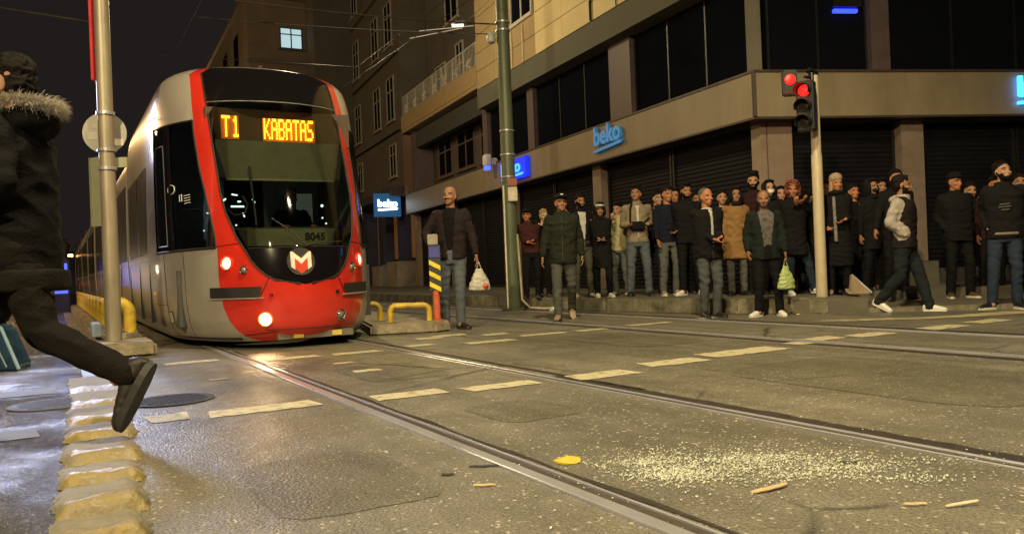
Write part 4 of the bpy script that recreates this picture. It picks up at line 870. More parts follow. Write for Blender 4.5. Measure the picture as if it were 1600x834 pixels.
for k, (x, y) in enumerate([(-22.5, 38), (-30, 52), (-33, 60)]):
    t = thing('parked_car', ['dark parked car with red tail lights beyond the running man', 'dark car further down the wet road', 'last dark car down the wet road'][k], 'car', (x, y, 0)); CF = Fr((x, y), TH)
    m = MB(CF); m.prism([(-.85, .35), (.85, .35), (.87, .8), (.8, .95), (.62, 1.42), (-.62, 1.42), (-.8, .95), (-.87, .8)], 'y', 0, 4.1); m.build('body', mat('car_paint', (.05,.05,.06), .25, .3), t, bevel=.06, smooth=True)
    m = MB(CF); m.box(-.58, .58, -.012, -.004, 1.0, 1.34); m.build('rear_window', M_BLACKG, t)
    for sx in (-1, 1):
        m = MB(CF); m.box(sx*.62, sx*.82, -.02, -.004, .72, .86); m.build('tail_light', glow('tail_red', (1,.04,.02), 1.5), t)
        for yy in (.8, 3.3): m = MB(CF); m.tube([(sx*.72, yy, .32), (sx*.88, yy, .32)], .32, 16); m.build('wheel', M_RUB, t)
# shop fronts with lights far down on the left (they light and colour the street)
t = thing('far_shop_row', 'low lit shop fronts far away at the end of the wet road', 'building', (-60, 90, 0)); m = MB(); m.box(-72, -38, 100, 110, 0, 5); m.build('wall', mat('distant', (0,0,0)), t)
for k in range(9):
    m = MB(); x = -71 + k*3.6; m.box(x, x+2.0, 99.9, 99.97, .6, 1.7); m.build('shop_window', glow('warm_win' if k % 3 else 'cool_win', (1,.6,.3) if k % 3 else (.5,.7,1), .7), t)
# ------------------------------------------------------------------ yellow lane divider blocks
M_DIV = mat('divider_yellow', (.24, .175, .045), .5, var=.3, vscale=7, bump=.6, bscale=30, dirt=(.20,.175,.125))
M_DIVT = mat('divider_worn_top', (.19, .17, .125), .8, var=.35, vscale=12, bump=.6, bscale=40, dirt=(.15,.135,.10))
def divider(s0, L, n0, w_, h, seed):
    r = random.Random(seed); m = MB(TR); NX, NY = 16, 22; V = []
    for j in range(NY+1):
        u = j/NY
        for i in range(NX+1):
            a = i/NX; pr = (min(1, u/.10)**.6)*(1-.72*max(0, (u-.12)/.88)**.8)*min(1, (1-u)/.04) if 0 < u < 1 else 0
            ed = (min(a, 1-a)*2); e_ = min(1, ed*3.5)**.6
            nz = noise.noise(Vector((a*3+seed, u*4, seed)))*.012
            rag = noise.noise(Vector((u*9, seed*3., 0 if a < .5 else 9)))*.035*(1 if a in (0, 1) else .6 if (a < .12 or a > .88) else 0)
            V.append((n0 + (a-.5)*w_*(1+.07*math.sin(u*math.pi)) + rag, s0 + u*L + noise.noise(Vector((a*4, seed, 2)))*.02, max(.002, h*pr*e_ + nz*e_*(1 if 0 < u < 1 else 0) + (.0 if e_ < .1 else 0))))
    F = [(j*(NX+1)+i, j*(NX+1)+i+1, (j+1)*(NX+1)+i+1, (j+1)*(NX+1)+i) for j in range(NY) for i in range(NX)]
    m.add(V, F); m.mi = [0 if (q // NX) < 5 + 1.5*noise.noise(Vector(((q % NX)*.4, seed, 0))) else 1 for q in range(len(F))]; return m.build('divider_block', [M_DIV, M_DIVT], smooth=True)
labs = ['nearest worn yellow divider block at the bottom edge, wet on top', 'second worn yellow divider block from the bottom edge', 'third worn yellow divider block from the bottom edge', 'fourth worn yellow divider block, just below the shoe', 'fifth worn yellow divider block, under the toe of the shoe',
        'sixth worn yellow divider block behind the raised shoe', 'seventh, nearly flattened divider block', 'eighth, flattened divider block near the crossing line', 'last flattened divider block before the pole']
s = 2.15
for k, (L, h) in enumerate([(.50, .066), (.38, .058), (.47, .062), (.42, .055), (.60, .056), (.56, .048), (.74, .038), (.85, .026), (1.1, .018)]):
    tag(divider(s, L, .07 + .022*k, .25 + .012*k, h, k+1), labs[k], 'lane divider', 'yellow lane divider blocks'); s += L*.985
# ------------------------------------------------------------------ broken glass and scraps on the road
GLT = bpy.data.materials.new('broken_glass'); GLT.use_nodes = True; b = GLT.node_tree.nodes['Principled BSDF']; b.inputs['Base Color'].default_value = (.70, .73, .60, 1); b.inputs['Roughness'].default_value = .08; b.inputs['Specular IOR Level'].default_value = 1.0
def shards(name, lab, pts, lo, hi):
    m = MB()
    for x, y in pts:
        s_ = lo + (hi-lo)*random.random()**2.2; a = random.uniform(0, 6.28); V = []
        for k in range(4):
            b_ = a + k*math.pi/2 + random.uniform(-.4, .4); V.append((x + s_*math.cos(b_), y + s_*math.sin(b_), .0045 + random.uniform(0, s_*.5)))
        for k in range(4): V.append((V[k][0]+random.uniform(-.3, .3)*s_, V[k][1]+random.uniform(-.3, .3)*s_, V[k][2]+s_*random.uniform(.4, 1.0)))
        m.add(V, [(0,3,2,1), (4,5,6,7), (0,1,5,4), (1,2,6,5), (2,3,7,6), (3,0,4,7)])
    return tag(m.build(name, GLT), lab, 'broken glass', kind='stuff')
pts = []
cl = [((.83, 3.05), (.30, .17), 2600), ((.66, 3.02), (.19, .12), 1700), ((.5, 3.12), (.1, .03), 400), ((.98, 2.84), (.12, .03), 400), ((.55, 2.93), (.07, .05), 900), ((.95, 3.12), (.10, .04), 420), ((1.2, 2.92), (.10, .025), 250), ((1.18, 2.98), (.16, .08), 700), ((1.35, 2.75), (.10, .03), 240), ((1.75, 2.75), (.3, .1), 90), ((.7, 2.85), (.5, .3), 300), ((1.2, 2.7), (.8, .4), 140), ((.2, 2.5), (.6, .5), 120), ((.5, 3.6), (.9, .7), 110), ((1.62, 3.0), (.1, .04), 60)]
for (cx, cy), (sx, sy), n in cl:
    for _ in range(n): pts.append((random.gauss(cx, sx), random.gauss(cy, sy)))
shards('broken_glass', 'greenish heap of shattered safety glass scattered over the asphalt at right', [p for p in pts if p[1] > 1.6 and abs((p[0]*TR.c + p[1]*TR.s) - 1.67) > .07], .0008, .0048)
def leaf(name, lab, cat, pts, z, m_, th=.004):
    m = MB(); m.prism(ccw(pts), 'z', z, z+th); return tag(m.build(name, m_), lab, cat)
x, y = .19, 3.2
m = MB(); N = 20; V = [(x+.055*math.cos(a)*(1+.06*math.sin(3*a)), y+.055*math.sin(a), .006+.004*math.sin(2*a)) for a in np.linspace(0, 2*math.pi, N, False)]; m.add([(x, y, .024)] + V + [(p_[0], p_[1], .002) for p_ in V], [(0, 1+i, 1+(i+1) % N) for i in range(N)] + [(1+i, 1+N+i, 1+N+(i+1) % N, 1+(i+1) % N) for i in range(N)])
tag(m.build('yellow_disc', mat('lemon', (.70,.46,.05), .45, var=.2, vscale=40, bump=.2), smooth=True), 'round yellow slice lying on the asphalt by the near rail', 'litter')
def strip_litter(P, w0, m_, lab, name):
    m = MB(); V = []; n = len(P)
    for i, (x, y, z) in enumerate(P): V += [(x, y-w0*min(1, math.sin(math.pi*(i+.5)/n)**.35*.9 + .15*math.sin(i*2.3)), z), (x, y+w0*min(1, math.sin(math.pi*(i+.5)/n)**.35), z+.003)]
    V += [(a, b, c-.003) for a, b, c in V]; k = 2*n
    m.add(V, [(2*i, 2*i+2, 2*i+3, 2*i+1) for i in range(n-1)] + [(k+2*i, k+2*i+1, k+2*i+3, k+2*i+2) for i in range(n-1)] + [(2*i, k+2*i, k+2*i+2, 2*i+2) for i in range(n-1)] + [(2*i+1, 2*i+3, k+2*i+3, k+2*i+1) for i in range(n-1)])
    return tag(m.build(name, m_, smooth=True), lab, 'litter')
mt = mat('wood_scrap', (.50,.38,.20), .5, var=.2, vscale=30)
strip_litter([(.765+.018*i, 2.66+.004*i+.0006*i*i, .006+.0016*i-.00012*i*i) for i in range(9)], .013, mt, 'curved tan splinter in front of the heap of broken glass', 'splinter')
strip_litter([(1.29+.016*i, 2.435+.003*i, .006+.001*i) for i in range(8)], .006, mat('pale_scrap', (.6,.52,.38), .5), 'thin pale splinter near the bottom right corner', 'splinter')
dk = mat('dark_scrap', (.03,.027,.022), .6)
for (x, y, L, lab) in [(-.30, 3.05, .05, 'short dark twig on the asphalt left of the near rail'), (-.20, 3.16, .12, 'long dark twig beside the near rail'), (-.17, 2.88, .08, 'pale sliver on the asphalt under the twigs'), (1.18, 2.47, .07, 'dark fragment beside the pale splinter at right'), (1.2, 3.0, .06, 'dark crumb at the right edge of the glass heap')]:
    strip_litter([(x + L*i/5, y + .004*math.sin(i*2), .006) for i in range(6)], .007, dk if 'pale' not in lab else mt, lab, 'twig')
# rubbish at the kerb foot
for k in range(14):
    x = random.uniform(2.2, 4.4); y = 11.68 - (x-2.94)*.6 - random.uniform(.15, .4); m = MB(); s_ = random.uniform(.02, .06)
    V = [(x+random.uniform(-s_, s_), y+random.uniform(-s_, s_), random.uniform(.003, s_*.7)) for _ in range(5)]; m.add(V, [(0,1,2), (0,2,3), (0,3,4), (1,2,4), (2,3,4)]); 
    tag(m.build('litter_scrap', [dk, mt, M_KERB][k % 3]), ['dark', 'tan', 'grey'][k % 3] + ' crumpled scrap, ' + ORD[k] + ' of the rubbish in the gutter below the kerb', 'litter', 'rubbish scraps in the gutter')
# ------------------------------------------------------------------ people
def _xf(V, M): V = np.asarray(V, float); return V @ M[:3,:3].T + M[:3,3]
def g_cone(p0, r0, p1, r1, seg=12, k=4):
    p0, p1 = np.array(p0, float), np.array(p1, float); d = p1-p0; L = np.linalg.norm(d); d = d/max(L, 1e-6)
    u = np.cross(d, [0, 0, 1.]) if abs(d[2]) < .9 else np.cross(d, [1., 0, 0]); u /= np.linalg.norm(u); w_ = np.cross(d, u)
    rings = [(p0 - d*r0*math.cos(a), r0*math.sin(a)) for a in np.linspace(.15, math.pi/2, k)] + [(p1 + d*r1*math.sin(a), r1*math.cos(a)) for a in np.linspace(0, math.pi/2-.15, k)]
    A = np.linspace(0, 2*math.pi, seg, False); V = []
    for c, r in rings: V += [c + (u*math.cos(a) + w_*math.sin(a))*r for a in A]
    n = len(rings); F = [(i*seg+j, i*seg+(j+1) % seg, (i+1)*seg+(j+1) % seg, (i+1)*seg+j) for i in range(n-1) for j in range(seg)]
    F += [tuple(range(seg))[::-1], tuple(range((n-1)*seg, n*seg))]; return np.array(V), F
def g_ell(c, r, rot=None, seg=16, rg=10):
    V = []; T = np.linspace(.08, math.pi-.08, rg)
    for t in T: V += [(r[0]*math.sin(t)*math.cos(a), r[1]*math.sin(t)*math.sin(a), r[2]*math.cos(t)) for a in np.linspace(0, 2*math.pi, seg, False)]
    V = np.array(V)
    if rot is not None: V = V @ np.array(rot).T
    F = [(i*seg+j, (i+1)*seg+j, (i+1)*seg+(j+1) % seg, i*seg+(j+1) % seg) for i in range(rg-1) for j in range(seg)] + [tuple(range(seg)), tuple(range((rg-1)*seg, rg*seg))[::-1]]
    return V + np.array(c, float), F
def g_loft(secs, seg=24, pw=2.4):
    """secs: (cx, cy, cz, rx, ry) stacked"""
    V = []
    for cx, cy, cz, rx, ry in secs:
        for a in np.linspace(0, 2*math.pi, seg, False):
            c, s = math.cos(a), math.sin(a); V.append((cx + rx*math.copysign(abs(c)**(2/pw), c), cy + ry*math.copysign(abs(s)**(2/pw), s), cz))
    n = len(secs); F = [(i*seg+j, i*seg+(j+1) % seg, (i+1)*seg+(j+1) % seg, (i+1)*seg+j) for i in range(n-1) for j in range(seg)] + [tuple(range(seg))[::-1], tuple(range((n-1)*seg, n*seg))]
    return np.array(V), F
def remesh(parts, vox, name, smooth=2, fold=0, fs=9., fseed=0, zfold=None):
    V = []; F = []; b = 0
    for v, f in parts: V.append(v); F += [tuple(i+b for i in q) for q in f]; b += len(v)
    V = np.vstack(V); me = bpy.data.meshes.new(name); me.from_pydata(V.tolist(), [], F); me.update()
    bm = bmesh.new(); bm.from_mesh(me)
    bmesh.ops.recalc_face_normals(bm, faces=bm.faces); bm.to_mesh(me); bm.free()
    o = bpy.data.objects.new('tmp', me); COL.objects.link(o)
    md = o.modifiers.new('r', 'REMESH'); md.mode = 'VOXEL'; md.voxel_size = vox
    if smooth: ms = o.modifiers.new('s', 'SMOOTH'); ms.iterations = smooth; ms.factor = .6
    dg = bpy.context.evaluated_depsgraph_get(); r = bpy.data.meshes.new_from_object(o.evaluated_get(dg)); bpy.data.objects.remove(o); bpy.data.meshes.remove(me)
    n = len(r.vertices); co = np.empty(n*3); r.vertices.foreach_get('co', co); co = co.reshape(-1, 3)
    if fold:
        no = np.empty(n*3); r.vertex_normals.foreach_get('vector', no); no = no.reshape(-1, 3)
        d = np.empty(n)
        for i in range(n):
            x, y, z = co[i]; w1 = noise.noise(Vector((x*fs*.8+fseed, y*fs*.8, z*fs*1.3))); 
            a = noise.noise(Vector((x*3+fseed, y*3, z*3)))*3
            d[i] = (abs(w1)*-1.6 + .3)*1.0 + .5*math.sin((z*42 + a*3 + x*14))*max(0, noise.noise(Vector((x*4, y*4+fseed, z*5)))+.15)
        co = co + no*(d*fold)[:, None]; r.vertices.foreach_set('co', co.ravel())
    r.polygons.foreach_set('use_smooth', [True]*len(r.polygons)); r.update(); r.name = name
    return r, co
def fc(me):
    a = np.empty(len(me.polygons)*3); me.polygons.foreach_get('center', a); return a.reshape(-1, 3)
def ik(a, b, l1, l2, pole):
    a, b, pole = np.array(a, float), np.array(b, float), np.array(pole, float); d = b-a; L = np.linalg.norm(d); L2 = min(L, (l1+l2)*.999); d /= L
    x = (l1*l1 - l2*l2 + L2*L2)/(2*L2); h = math.sqrt(max(0, l1*l1-x*x)); p = pole - d*(pole@d); p /= max(np.linalg.norm(p), 1e-6)
    return a + d*x + p*h, a + d*L2
def rotm(yaw, pitch, roll=0):
    return np.array(Matrix.Rotation(yaw, 3, 'Z') @ Matrix.Rotation(pitch, 3, 'X') @ Matrix.Rotation(roll, 3, 'Y'))
SK = {}
def skin(k):
    cs = {'light': (.40,.22,.14), 'mid': (.31,.155,.09), 'warm': (.40,.17,.09), 'pale': (.5,.33,.23)}
    return mat('skin_'+k, cs[k], .6, var=.15, vscale=14, spec=.2)
def cloth(name, col, rough=.9, var=.22, sc=5):
    k = .5 if max(col) < .06 else .75
    return mat('cloth_'+name, tuple(c*k for c in col), rough, var=var, vscale=sc, bump=.35, bscale=70, spec=.15)
M_EYE = mat('eye_dark', (.055,.035,.025), .35); M_LIP = mat('lip', (.25,.09,.07), .5)
HB = mat('hair_black', (.010,.0075,.006), .7, spec=.12, var=.4, vscale=30, bump=.35, bscale=90, vy=(1,1,.3))
def person(lab, loc, yaw, h=1.75, skin_='mid', jacket=None, jlen=.84, jopen=0, shirt=None, trousers=None, shoes=None, sole=None, hair='short', hairm=None, beard=None, mous=False,
           handL=None, handR=None, footL=(.10, .0), footR=(-.10, 0), pL=0, pR=0, zL=0, zR=0, head=(0, 0), hipz=None, lean=0, bulk=1.0, female=False, cap=None, hood=None, mask=None, poleL=None, poleR=None, toeL=.15, toeR=-.15,
           vox=.0085, sleeve=None, coatskirt=False, hands=True, group='people waiting on the pavement', fingers=False, hipx=0, hipy=0, collar=True, seated=False, yawL=None, fit=1.0, shoesc=1.0, pocket=False, hd_pocket=(False, False), hoodie=False, kneeL=None, kneeR=None, chestx=0, zip_=False):
    if handL and abs(handL[0]) < .2 and handL[2] < 1.0 and handL[1] > -.1: hd_pocket = (True, hd_pocket[1])
    if handR and abs(handR[0]) < .2 and handR[2] < 1.0 and handR[1] > -.1: hd_pocket = (hd_pocket[0], True)
    if vox > .007 and not seated:
        jr = lambda a: random.uniform(-a, a)
        if handL is None: handL = (.235+jr(.025), -.04+jr(.06), .86+jr(.02))
        if handR is None: handR = (-.235+jr(.025), -.04+jr(.06), .86+jr(.02))
        if (footL, footR) == ((.10, .0), (-.10, 0)): footL, footR = (.12+jr(.04), jr(.07)), (-.12+jr(.04), jr(.07)); hipx = jr(.025); chestx = -hipx*1.2 + jr(.02); toeL += jr(.25); toeR += jr(.25)
        if head == (0, 0): head = (R(jr(22)), R(jr(9)))
        if collar and not hoodie and hood is None and random.random() < .55: collar = False
    sh = .165 if female else .19; SC = h/1.755
    hz = hipz if hipz else .92
    if handL is None: handL = (.235, -.04, .86)
    if handR is None: handR = (-.235, -.04, .86)
    hip = {s: np.array([s*.09 + hipx, hipy, hz]) for s in (1, -1)}
    ly = -lean*.5
    def tors(z): return hipx*(1-(z-.9)/.5) + chestx*(z-.9)/.5, hipy*(1-0) - lean*max(0, z-.95)*1.0
    dz = hz - .92
    shd = {}
    cx, cy = tors(1.43); 
    for s in (1, -1): shd[s] = np.array([cx + s*sh, cy + .005, 1.425 + dz])
    foot = {1: np.array([footL[0], footL[1], .085 + zL]), -1: np.array([footR[0], footR[1], .085 + zR])}
    knee, ank = {}, {}
    for s in (1, -1):
        pk = (kneeL if s == 1 else kneeR) or (s*.12, -1, .1)
        knee[s], ank[s] = ik(hip[s], foot[s], .43, .415, pk)
    elb, wr = {}, {}
    for s, hd in ((1, handL), (-1, handR)):
        pole = (poleL if s == 1 else poleR) or (s*.22, .9, -.2)
        elb[s], wr[s] = ik(shd[s], hd, .285, .26, pole)
    hc = np.array([tors(1.6)[0]*1.0, tors(1.6)[1] - .0, 1.60 + dz]); RH = rotm(head[0], head[1]); fw = .93 if female else 1
    def H(p): return hc + RH @ ((np.array(p, float) - np.array([0, 0, 1.56]))*1.06 - np.array([0, 0, .04]))
    def hell(c, r, e=None):
        v, f = g_ell((0, 0, 0), np.array(r)*1.06, e, 18, 12); return v @ RH.T + H(c), f
    def hcone(a, ra, b, rb, seg=10): return g_cone(H(a), ra, H(b), rb, seg)
    P = [hell((0, .008, 1.665), (.074*fw, .094, .088)), hell((0, -.012, 1.61), (.064*fw, .080, .080)), hell((0, -.045, 1.565), (.046*fw, .046, .036)), hell((0, -.060, 1.545), (.026, .026, .020)),
         hcone((0, -.088, 1.648), .010, (0, -.106, 1.605), .0135), hcone((.010, -.098, 1.602), .008, (-.010, -.098, 1.602), .008),
         hell((.038, -.062, 1.61), (.022, .022, .02)), hell((-.038, -.062, 1.61), (.022, .022, .02)), hcone((.038, -.078, 1.662), .010, (-.038, -.078, 1.662), .010),
         hell((.074*fw, .006, 1.63), (.010, .020, .032)), hell((-.074*fw, .006, 1.63), (.010, .020, .032)), hell((0, -.088, 1.575), (.022, .012, .010)),
         g_cone((cx, cy + .012, 1.44 + dz), .062, H((0, .012, 1.58)), .053)]
    P.append(g_loft([(tors(z)[0], tors(z)[1], z+dz, rx*(.92 if female else 1), ry) for z, rx, ry in [(.86, .14, .095), (.95, .15, .10), (1.08, .13, .09), (1.25, .15, .10), (1.36, .165, .10), (1.44, .12, .08), (1.475, .06, .06)]]))
    for s in (1, -1):
        P += [g_cone(shd[s], .048, elb[s], .036), g_cone(elb[s], .036, wr[s], .025), g_cone(hip[s], .078, knee[s], .05), g_cone(knee[s], .048, ank[s], .034), g_cone(ank[s], .034, ank[s] + np.array([0, -.04, -.03]), .03)]
        if pocket or (s == 1 and hd_pocket[0]) or (s == -1 and hd_pocket[1]): continue
        d = wr[s]-elb[s]; d = d/np.linalg.norm(d)
        if abs(wr[s][0]) < .125 and wr[s][1] < -.12 and wr[s][2] < 1.3: d = np.array([-s*.80, -.12, -.45]); d /= np.linalg.norm(d)
        # palm and fingers
        side = np.cross(d, [0, 0, 1.]) if abs(d[2]) < .8 else np.array([0, 1., 0]); side = side - d*(side@d); side /= np.linalg.norm(side); nrm = np.cross(d, side)
        if nrm[0]*s > 0: nrm = -nrm     # palm faces the body
        if abs(d[2]) < .8 and nrm[2] > 0 and False: nrm = -nrm
        pc = wr[s] + d*.05; Rm = np.stack([side, nrm, d], 1)
        v, f = g_ell((0, 0, 0), (.040, .016, .052)); P.append((v @ Rm.T + pc, f))
        for k, (o_, L) in enumerate([(-.028, .068), (-.0095, .078), (.0095, .074), (.028, .058)]):
            a = wr[s] + d*.088 + side*o_; b = a + (d*.9 + nrm*.30)*L*.5; c_ = b + (d*.6 + nrm*.75)*L*.5; r_ = .0085 if fingers else .0095
            P += [g_cone(a - d*.02, r_, b, r_, 8, 3), g_cone(b, r_, c_, r_*.8, 8, 3)]
        th0 = wr[s] + d*.03 - side*.03*1; th1 = th0 - side*.028 + d*.025 + nrm*.012; P += [g_cone(th0, .012, th1, .010, 8, 3), g_cone(th1, .010, th1 + d*.03 + nrm*.012, .008, 8, 3)]
    me, co = remesh(P, vox if not fingers else vox*.75, 'person', 1)
    F_ = fc(me); L_ = ((F_ - hc) @ RH + np.array([0, 0, .04]))/1.06 + np.array([0, 0, 1.56]); mi = np.zeros(len(F_), int)
    fr_ = L_[:, 1] < -.045
    for sx in (1, -1): mi[fr_ & (((L_[:,0]-sx*.031)/.0135)**2 + ((L_[:,2]-1.640)/.0055)**2 < 1)] = 1; mi[fr_ & (abs(L_[:,0]-sx*.034) < .019) & (abs(L_[:,2]-1.6625+abs(L_[:,0]-sx*.03)*.15) < .0045)] = 2
    mi[fr_ & (abs(L_[:,0]) < .021) & (abs(L_[:,2]-1.574) < .0065) & (L_[:,1] < -.08)] = 3
    if mous: mi[fr_ & (abs(L_[:,0]) < .030) & (abs(L_[:,2]-1.590) < .0075) & (L_[:,1] < -.075)] = 2
    if beard:
        bz = 1.60 if beard == 'full' else 1.57
        bm_ = (L_[:,1] < .0) & (L_[:,2] < bz + np.maximum(0, abs(L_[:,0])-.035)*1.6) & (L_[:,2] > 1.50) & ((abs(L_[:,0]) > .012) | (L_[:,2] < 1.567) | (L_[:,2] > 1.582)) & (np.linalg.norm(L_ - np.array([0,-.02,1.57]), axis=1) < .105)
        mi[bm_ & (mi == 0)] = 2
    hm = hairm or HB
    for x in (skin(skin_), M_EYE, hm, M_LIP): me.materials.append(x)
    me.polygons.foreach_set('material_index', mi.astype(np.int32)); me.update()
    body = bpy.data.objects.new('person', me); COL.objects.link(body); body.location = loc; body.rotation_euler = (0, 0, yaw); body.scale = (SC, SC, SC)
    tag(body, lab, 'person', group)
    def child(me, name, m, parent=body):
        me.materials.clear()
        for x in (m if isinstance(m, (list, tuple)) else [m]): me.materials.append(x)
        o = bpy.data.objects.new(name, me); COL.objects.link(o); o.parent = parent; return o
    sd = random.uniform(0, 50); b = bulk; fb = .93 if female else 1
    # shirt / inner layer
    if shirt is not None:
        me, _ = remesh([g_loft([(tors(z)[0], tors(z)[1], z+dz, rx*fb, ry) for z, rx, ry in [(.87, .158, .112), (.95, .160, .115), (1.08, .155, .112), (1.25, .175, .118), (1.38, .182, .112), (1.445, .13, .09), (1.475, .085, .075), (1.495, .066, .068)]])], .012, 'shirt', 2, .006, 8, sd); child(me, 'shirt', shirt)
    if jacket is not None:
        pr = [(jlen, .178, .130), (max(jlen+.05, .92), .176, .128), (1.06, .172, .126), (1.22, .190, .132), (1.36, .200, .128), (1.425, .182, .108), (1.468, .125, .088), (1.50 if collar else 1.48, .078, .078)]
        if jlen < .7: pr = [(jlen, .21, .17), (.75, .195, .15)] + pr[1:]
        if jlen < .7 or jlen >= .84: pass
        J = [g_loft([(tors(max(z, .9))[0], tors(max(z, .9))[1], z+dz*(1 if z > .8 else .6), rx*fb*b, ry*b) for z, rx, ry in pr])]
        for s in (1, -1):
            d = wr[s]-elb[s]; d /= np.linalg.norm(d)
            J += [g_cone(shd[s] + np.array([-s*.02, 0, -.012]), .072*b, elb[s], .056*b), g_cone(elb[s], .058*b, wr[s] - d*.03, .043*b)]
        me, co = remesh(J, .0125 if vox > .007 else .009, 'jacket', 3, .013*b, 8.5, sd)
        sl = [jacket]
        if sleeve is not None:
            c_ = fc(me); mi = ((abs(c_[:,0]-cx) > sh*.93) | (c_[:,2] < 0)).astype(np.int32)
            tt = np.minimum.reduce([np.linalg.norm(c_ - (shd[s]*(1-k)+elb[s]*k), axis=1) for s in (1,-1) for k in (.15,.35,.6,.8,1)] + [np.linalg.norm(c_ - (wr[s]*(1-k)+elb[s]*k), axis=1) for s in (1,-1) for k in (.25,.5,.75,1)])
            mi = (tt < .085*b).astype(np.int32); sl = [jacket, sleeve]
        if jopen:
            bm = bmesh.new(); bm.from_mesh(me); 
            dl = []
            for f in bm.faces:
                c_ = f.calc_center_median(); tx_ = tors(max(c_.z, .9)); wd = jopen*(.6 + .7*max(0, (c_.z-1.0))/.45)
                if c_.y < tx_[1] - .02 and abs(c_.x - tx_[0]) < wd and c_.z > jlen-.03+dz: dl.append(f)
            bmesh.ops.delete(bm, geom=dl, context='FACES'); bm.to_mesh(me); bm.free()
        jo = child(me, 'jacket', sl)
        if sleeve is not None and not jopen: me.polygons.foreach_set('material_index', mi)
        if zip_:
            v, f = g_cone((tors(.9)[0], tors(.9)[1]-.135*b, jlen+.04+dz), .005, (tors(1.4)[0], tors(1.4)[1]-.118*b, 1.45+dz), .005, 6, 2); mm = bpy.data.meshes.new('zip'); mm.from_pydata(v.tolist(), [], f); child(mm, 'zip', mat('zip_metal', (.3,.28,.22), .3, .8), jo)
        if collar:
            me, _ = remesh([g_loft([(hc[0]*.5+cx*.5, cy+.008, 1.44+dz, .102*b, .092*b), (cx, cy+.008, 1.48+dz, .086*b, .086*b), (cx, cy+.006, 1.525+dz, .080*b, .082*b)])] + ([g_ell((cx, cy+.10, 1.46+dz), (.12, .06, .06))] if hoodie else []), .011, 'collar', 1, .005, 12, sd); child(me, 'collar', sleeve or jacket, jo)
    if trousers is not None:
        T_ = [g_loft([(hipx, hipy, z+dz, rx*fb, ry) for z, rx, ry in [(.80, .165, .115), (.90, .168, .122), (.97, .158, .118), (1.02, .152, .112)]])] 
        for s in (1, -1):
            d = ank[s]-knee[s]; d /= np.linalg.norm(d); T_ += [g_cone(hip[s] + np.array([0, 0, -.04]), .098*fit, knee[s], .070*fit), g_cone(knee[s], .071*fit, ank[s]+d*.02, .058*fit)]
        me, _ = remesh(T_, .0125 if vox > .007 else .009, 'trousers', 3, .011, 9.5, sd+9); child(me, 'trousers', trousers)
    if coatskirt: 
        me, _ = remesh([g_loft([(hipx, hipy, z, rx, ry) for z, rx, ry in [(.28, .23, .19), (.5, .205, .17), (.8, .18, .14), (.98, .16, .12)]])], .014, 'skirt', 3, .014, 7, sd); child(me, 'skirt', coatskirt)
    if shoes is not None:
        for s, pt, ty_ in ((1, pL, toeL), (-1, pR, toeR)):
            secs = [(-.075, .028, .028, .04), (-.05, .034, .045, .055), (0, .037, .052, .06), (.06, .043, .040, .042), (.13, .046, .032, .032), (.185, .036, .024, .024), (.205, .02, .016, .016)]
            V = []; n = 14
            for y_, rx, rz, cz in secs:
                for a in np.linspace(0, 2*math.pi, n, False): V.append((rx*math.cos(a), -y_, max(-.002, cz + rz*math.sin(a)*1.0)))
            k = len(secs); F2 = [(i*n+j, i*n+(j+1) % n, (i+1)*n+(j+1) % n, (i+1)*n+j) for i in range(k-1) for j in range(n)] + [tuple(range(n))[::-1], tuple(range((k-1)*n, k*n))]
            c2 = g_cone((0, .01, .06), .042, (0, .0, .115), .044, 12)
            sol = g_loft([(0, -.065, z, .048, .142) for z in (.0, .012, .026)], 20, 2.6)
            RM = rotm(ty_, 0) @ rotm(0, pt)
            o0 = ank[s] - RM @ np.array([0, 0, .085])
            for nm, prts, mm in (('shoe', [(np.array(V), F2), c2], shoes), ('sole', [sol], sole or mat('sole_dark', (.03,.03,.03), .6))):
                prts = [((np.asarray(v)*np.array([shoesc*1.05, shoesc, shoesc]) - np.array([0, 0, .085*(shoesc-1)])) @ RM.T + o0, f) for v, f in prts]
                if nm == 'shoe': me, _ = remesh(prts, .0085, nm, 1, .003, 20, sd); so = child(me, nm, mm)
                else:
                    me = bpy.data.meshes.new(nm); me.from_pydata(prts[0][0].tolist(), [], prts[0][1]); me.update(); child(me, nm, mm, so)
    def headgear(parts, vox_, name, m, fold=0, fs=20, cut=None):
        prts = [((np.asarray(v)*1.06) @ RH.T + H((0, 0, 0)), f) for v, f in parts]
        me, _ = remesh(prts, vox_, name, 1, fold, fs, sd)
        return child(me, name, m)
    def E(c, r, **k): return g_ell(np.array(c, float), r, None, 18, 12)
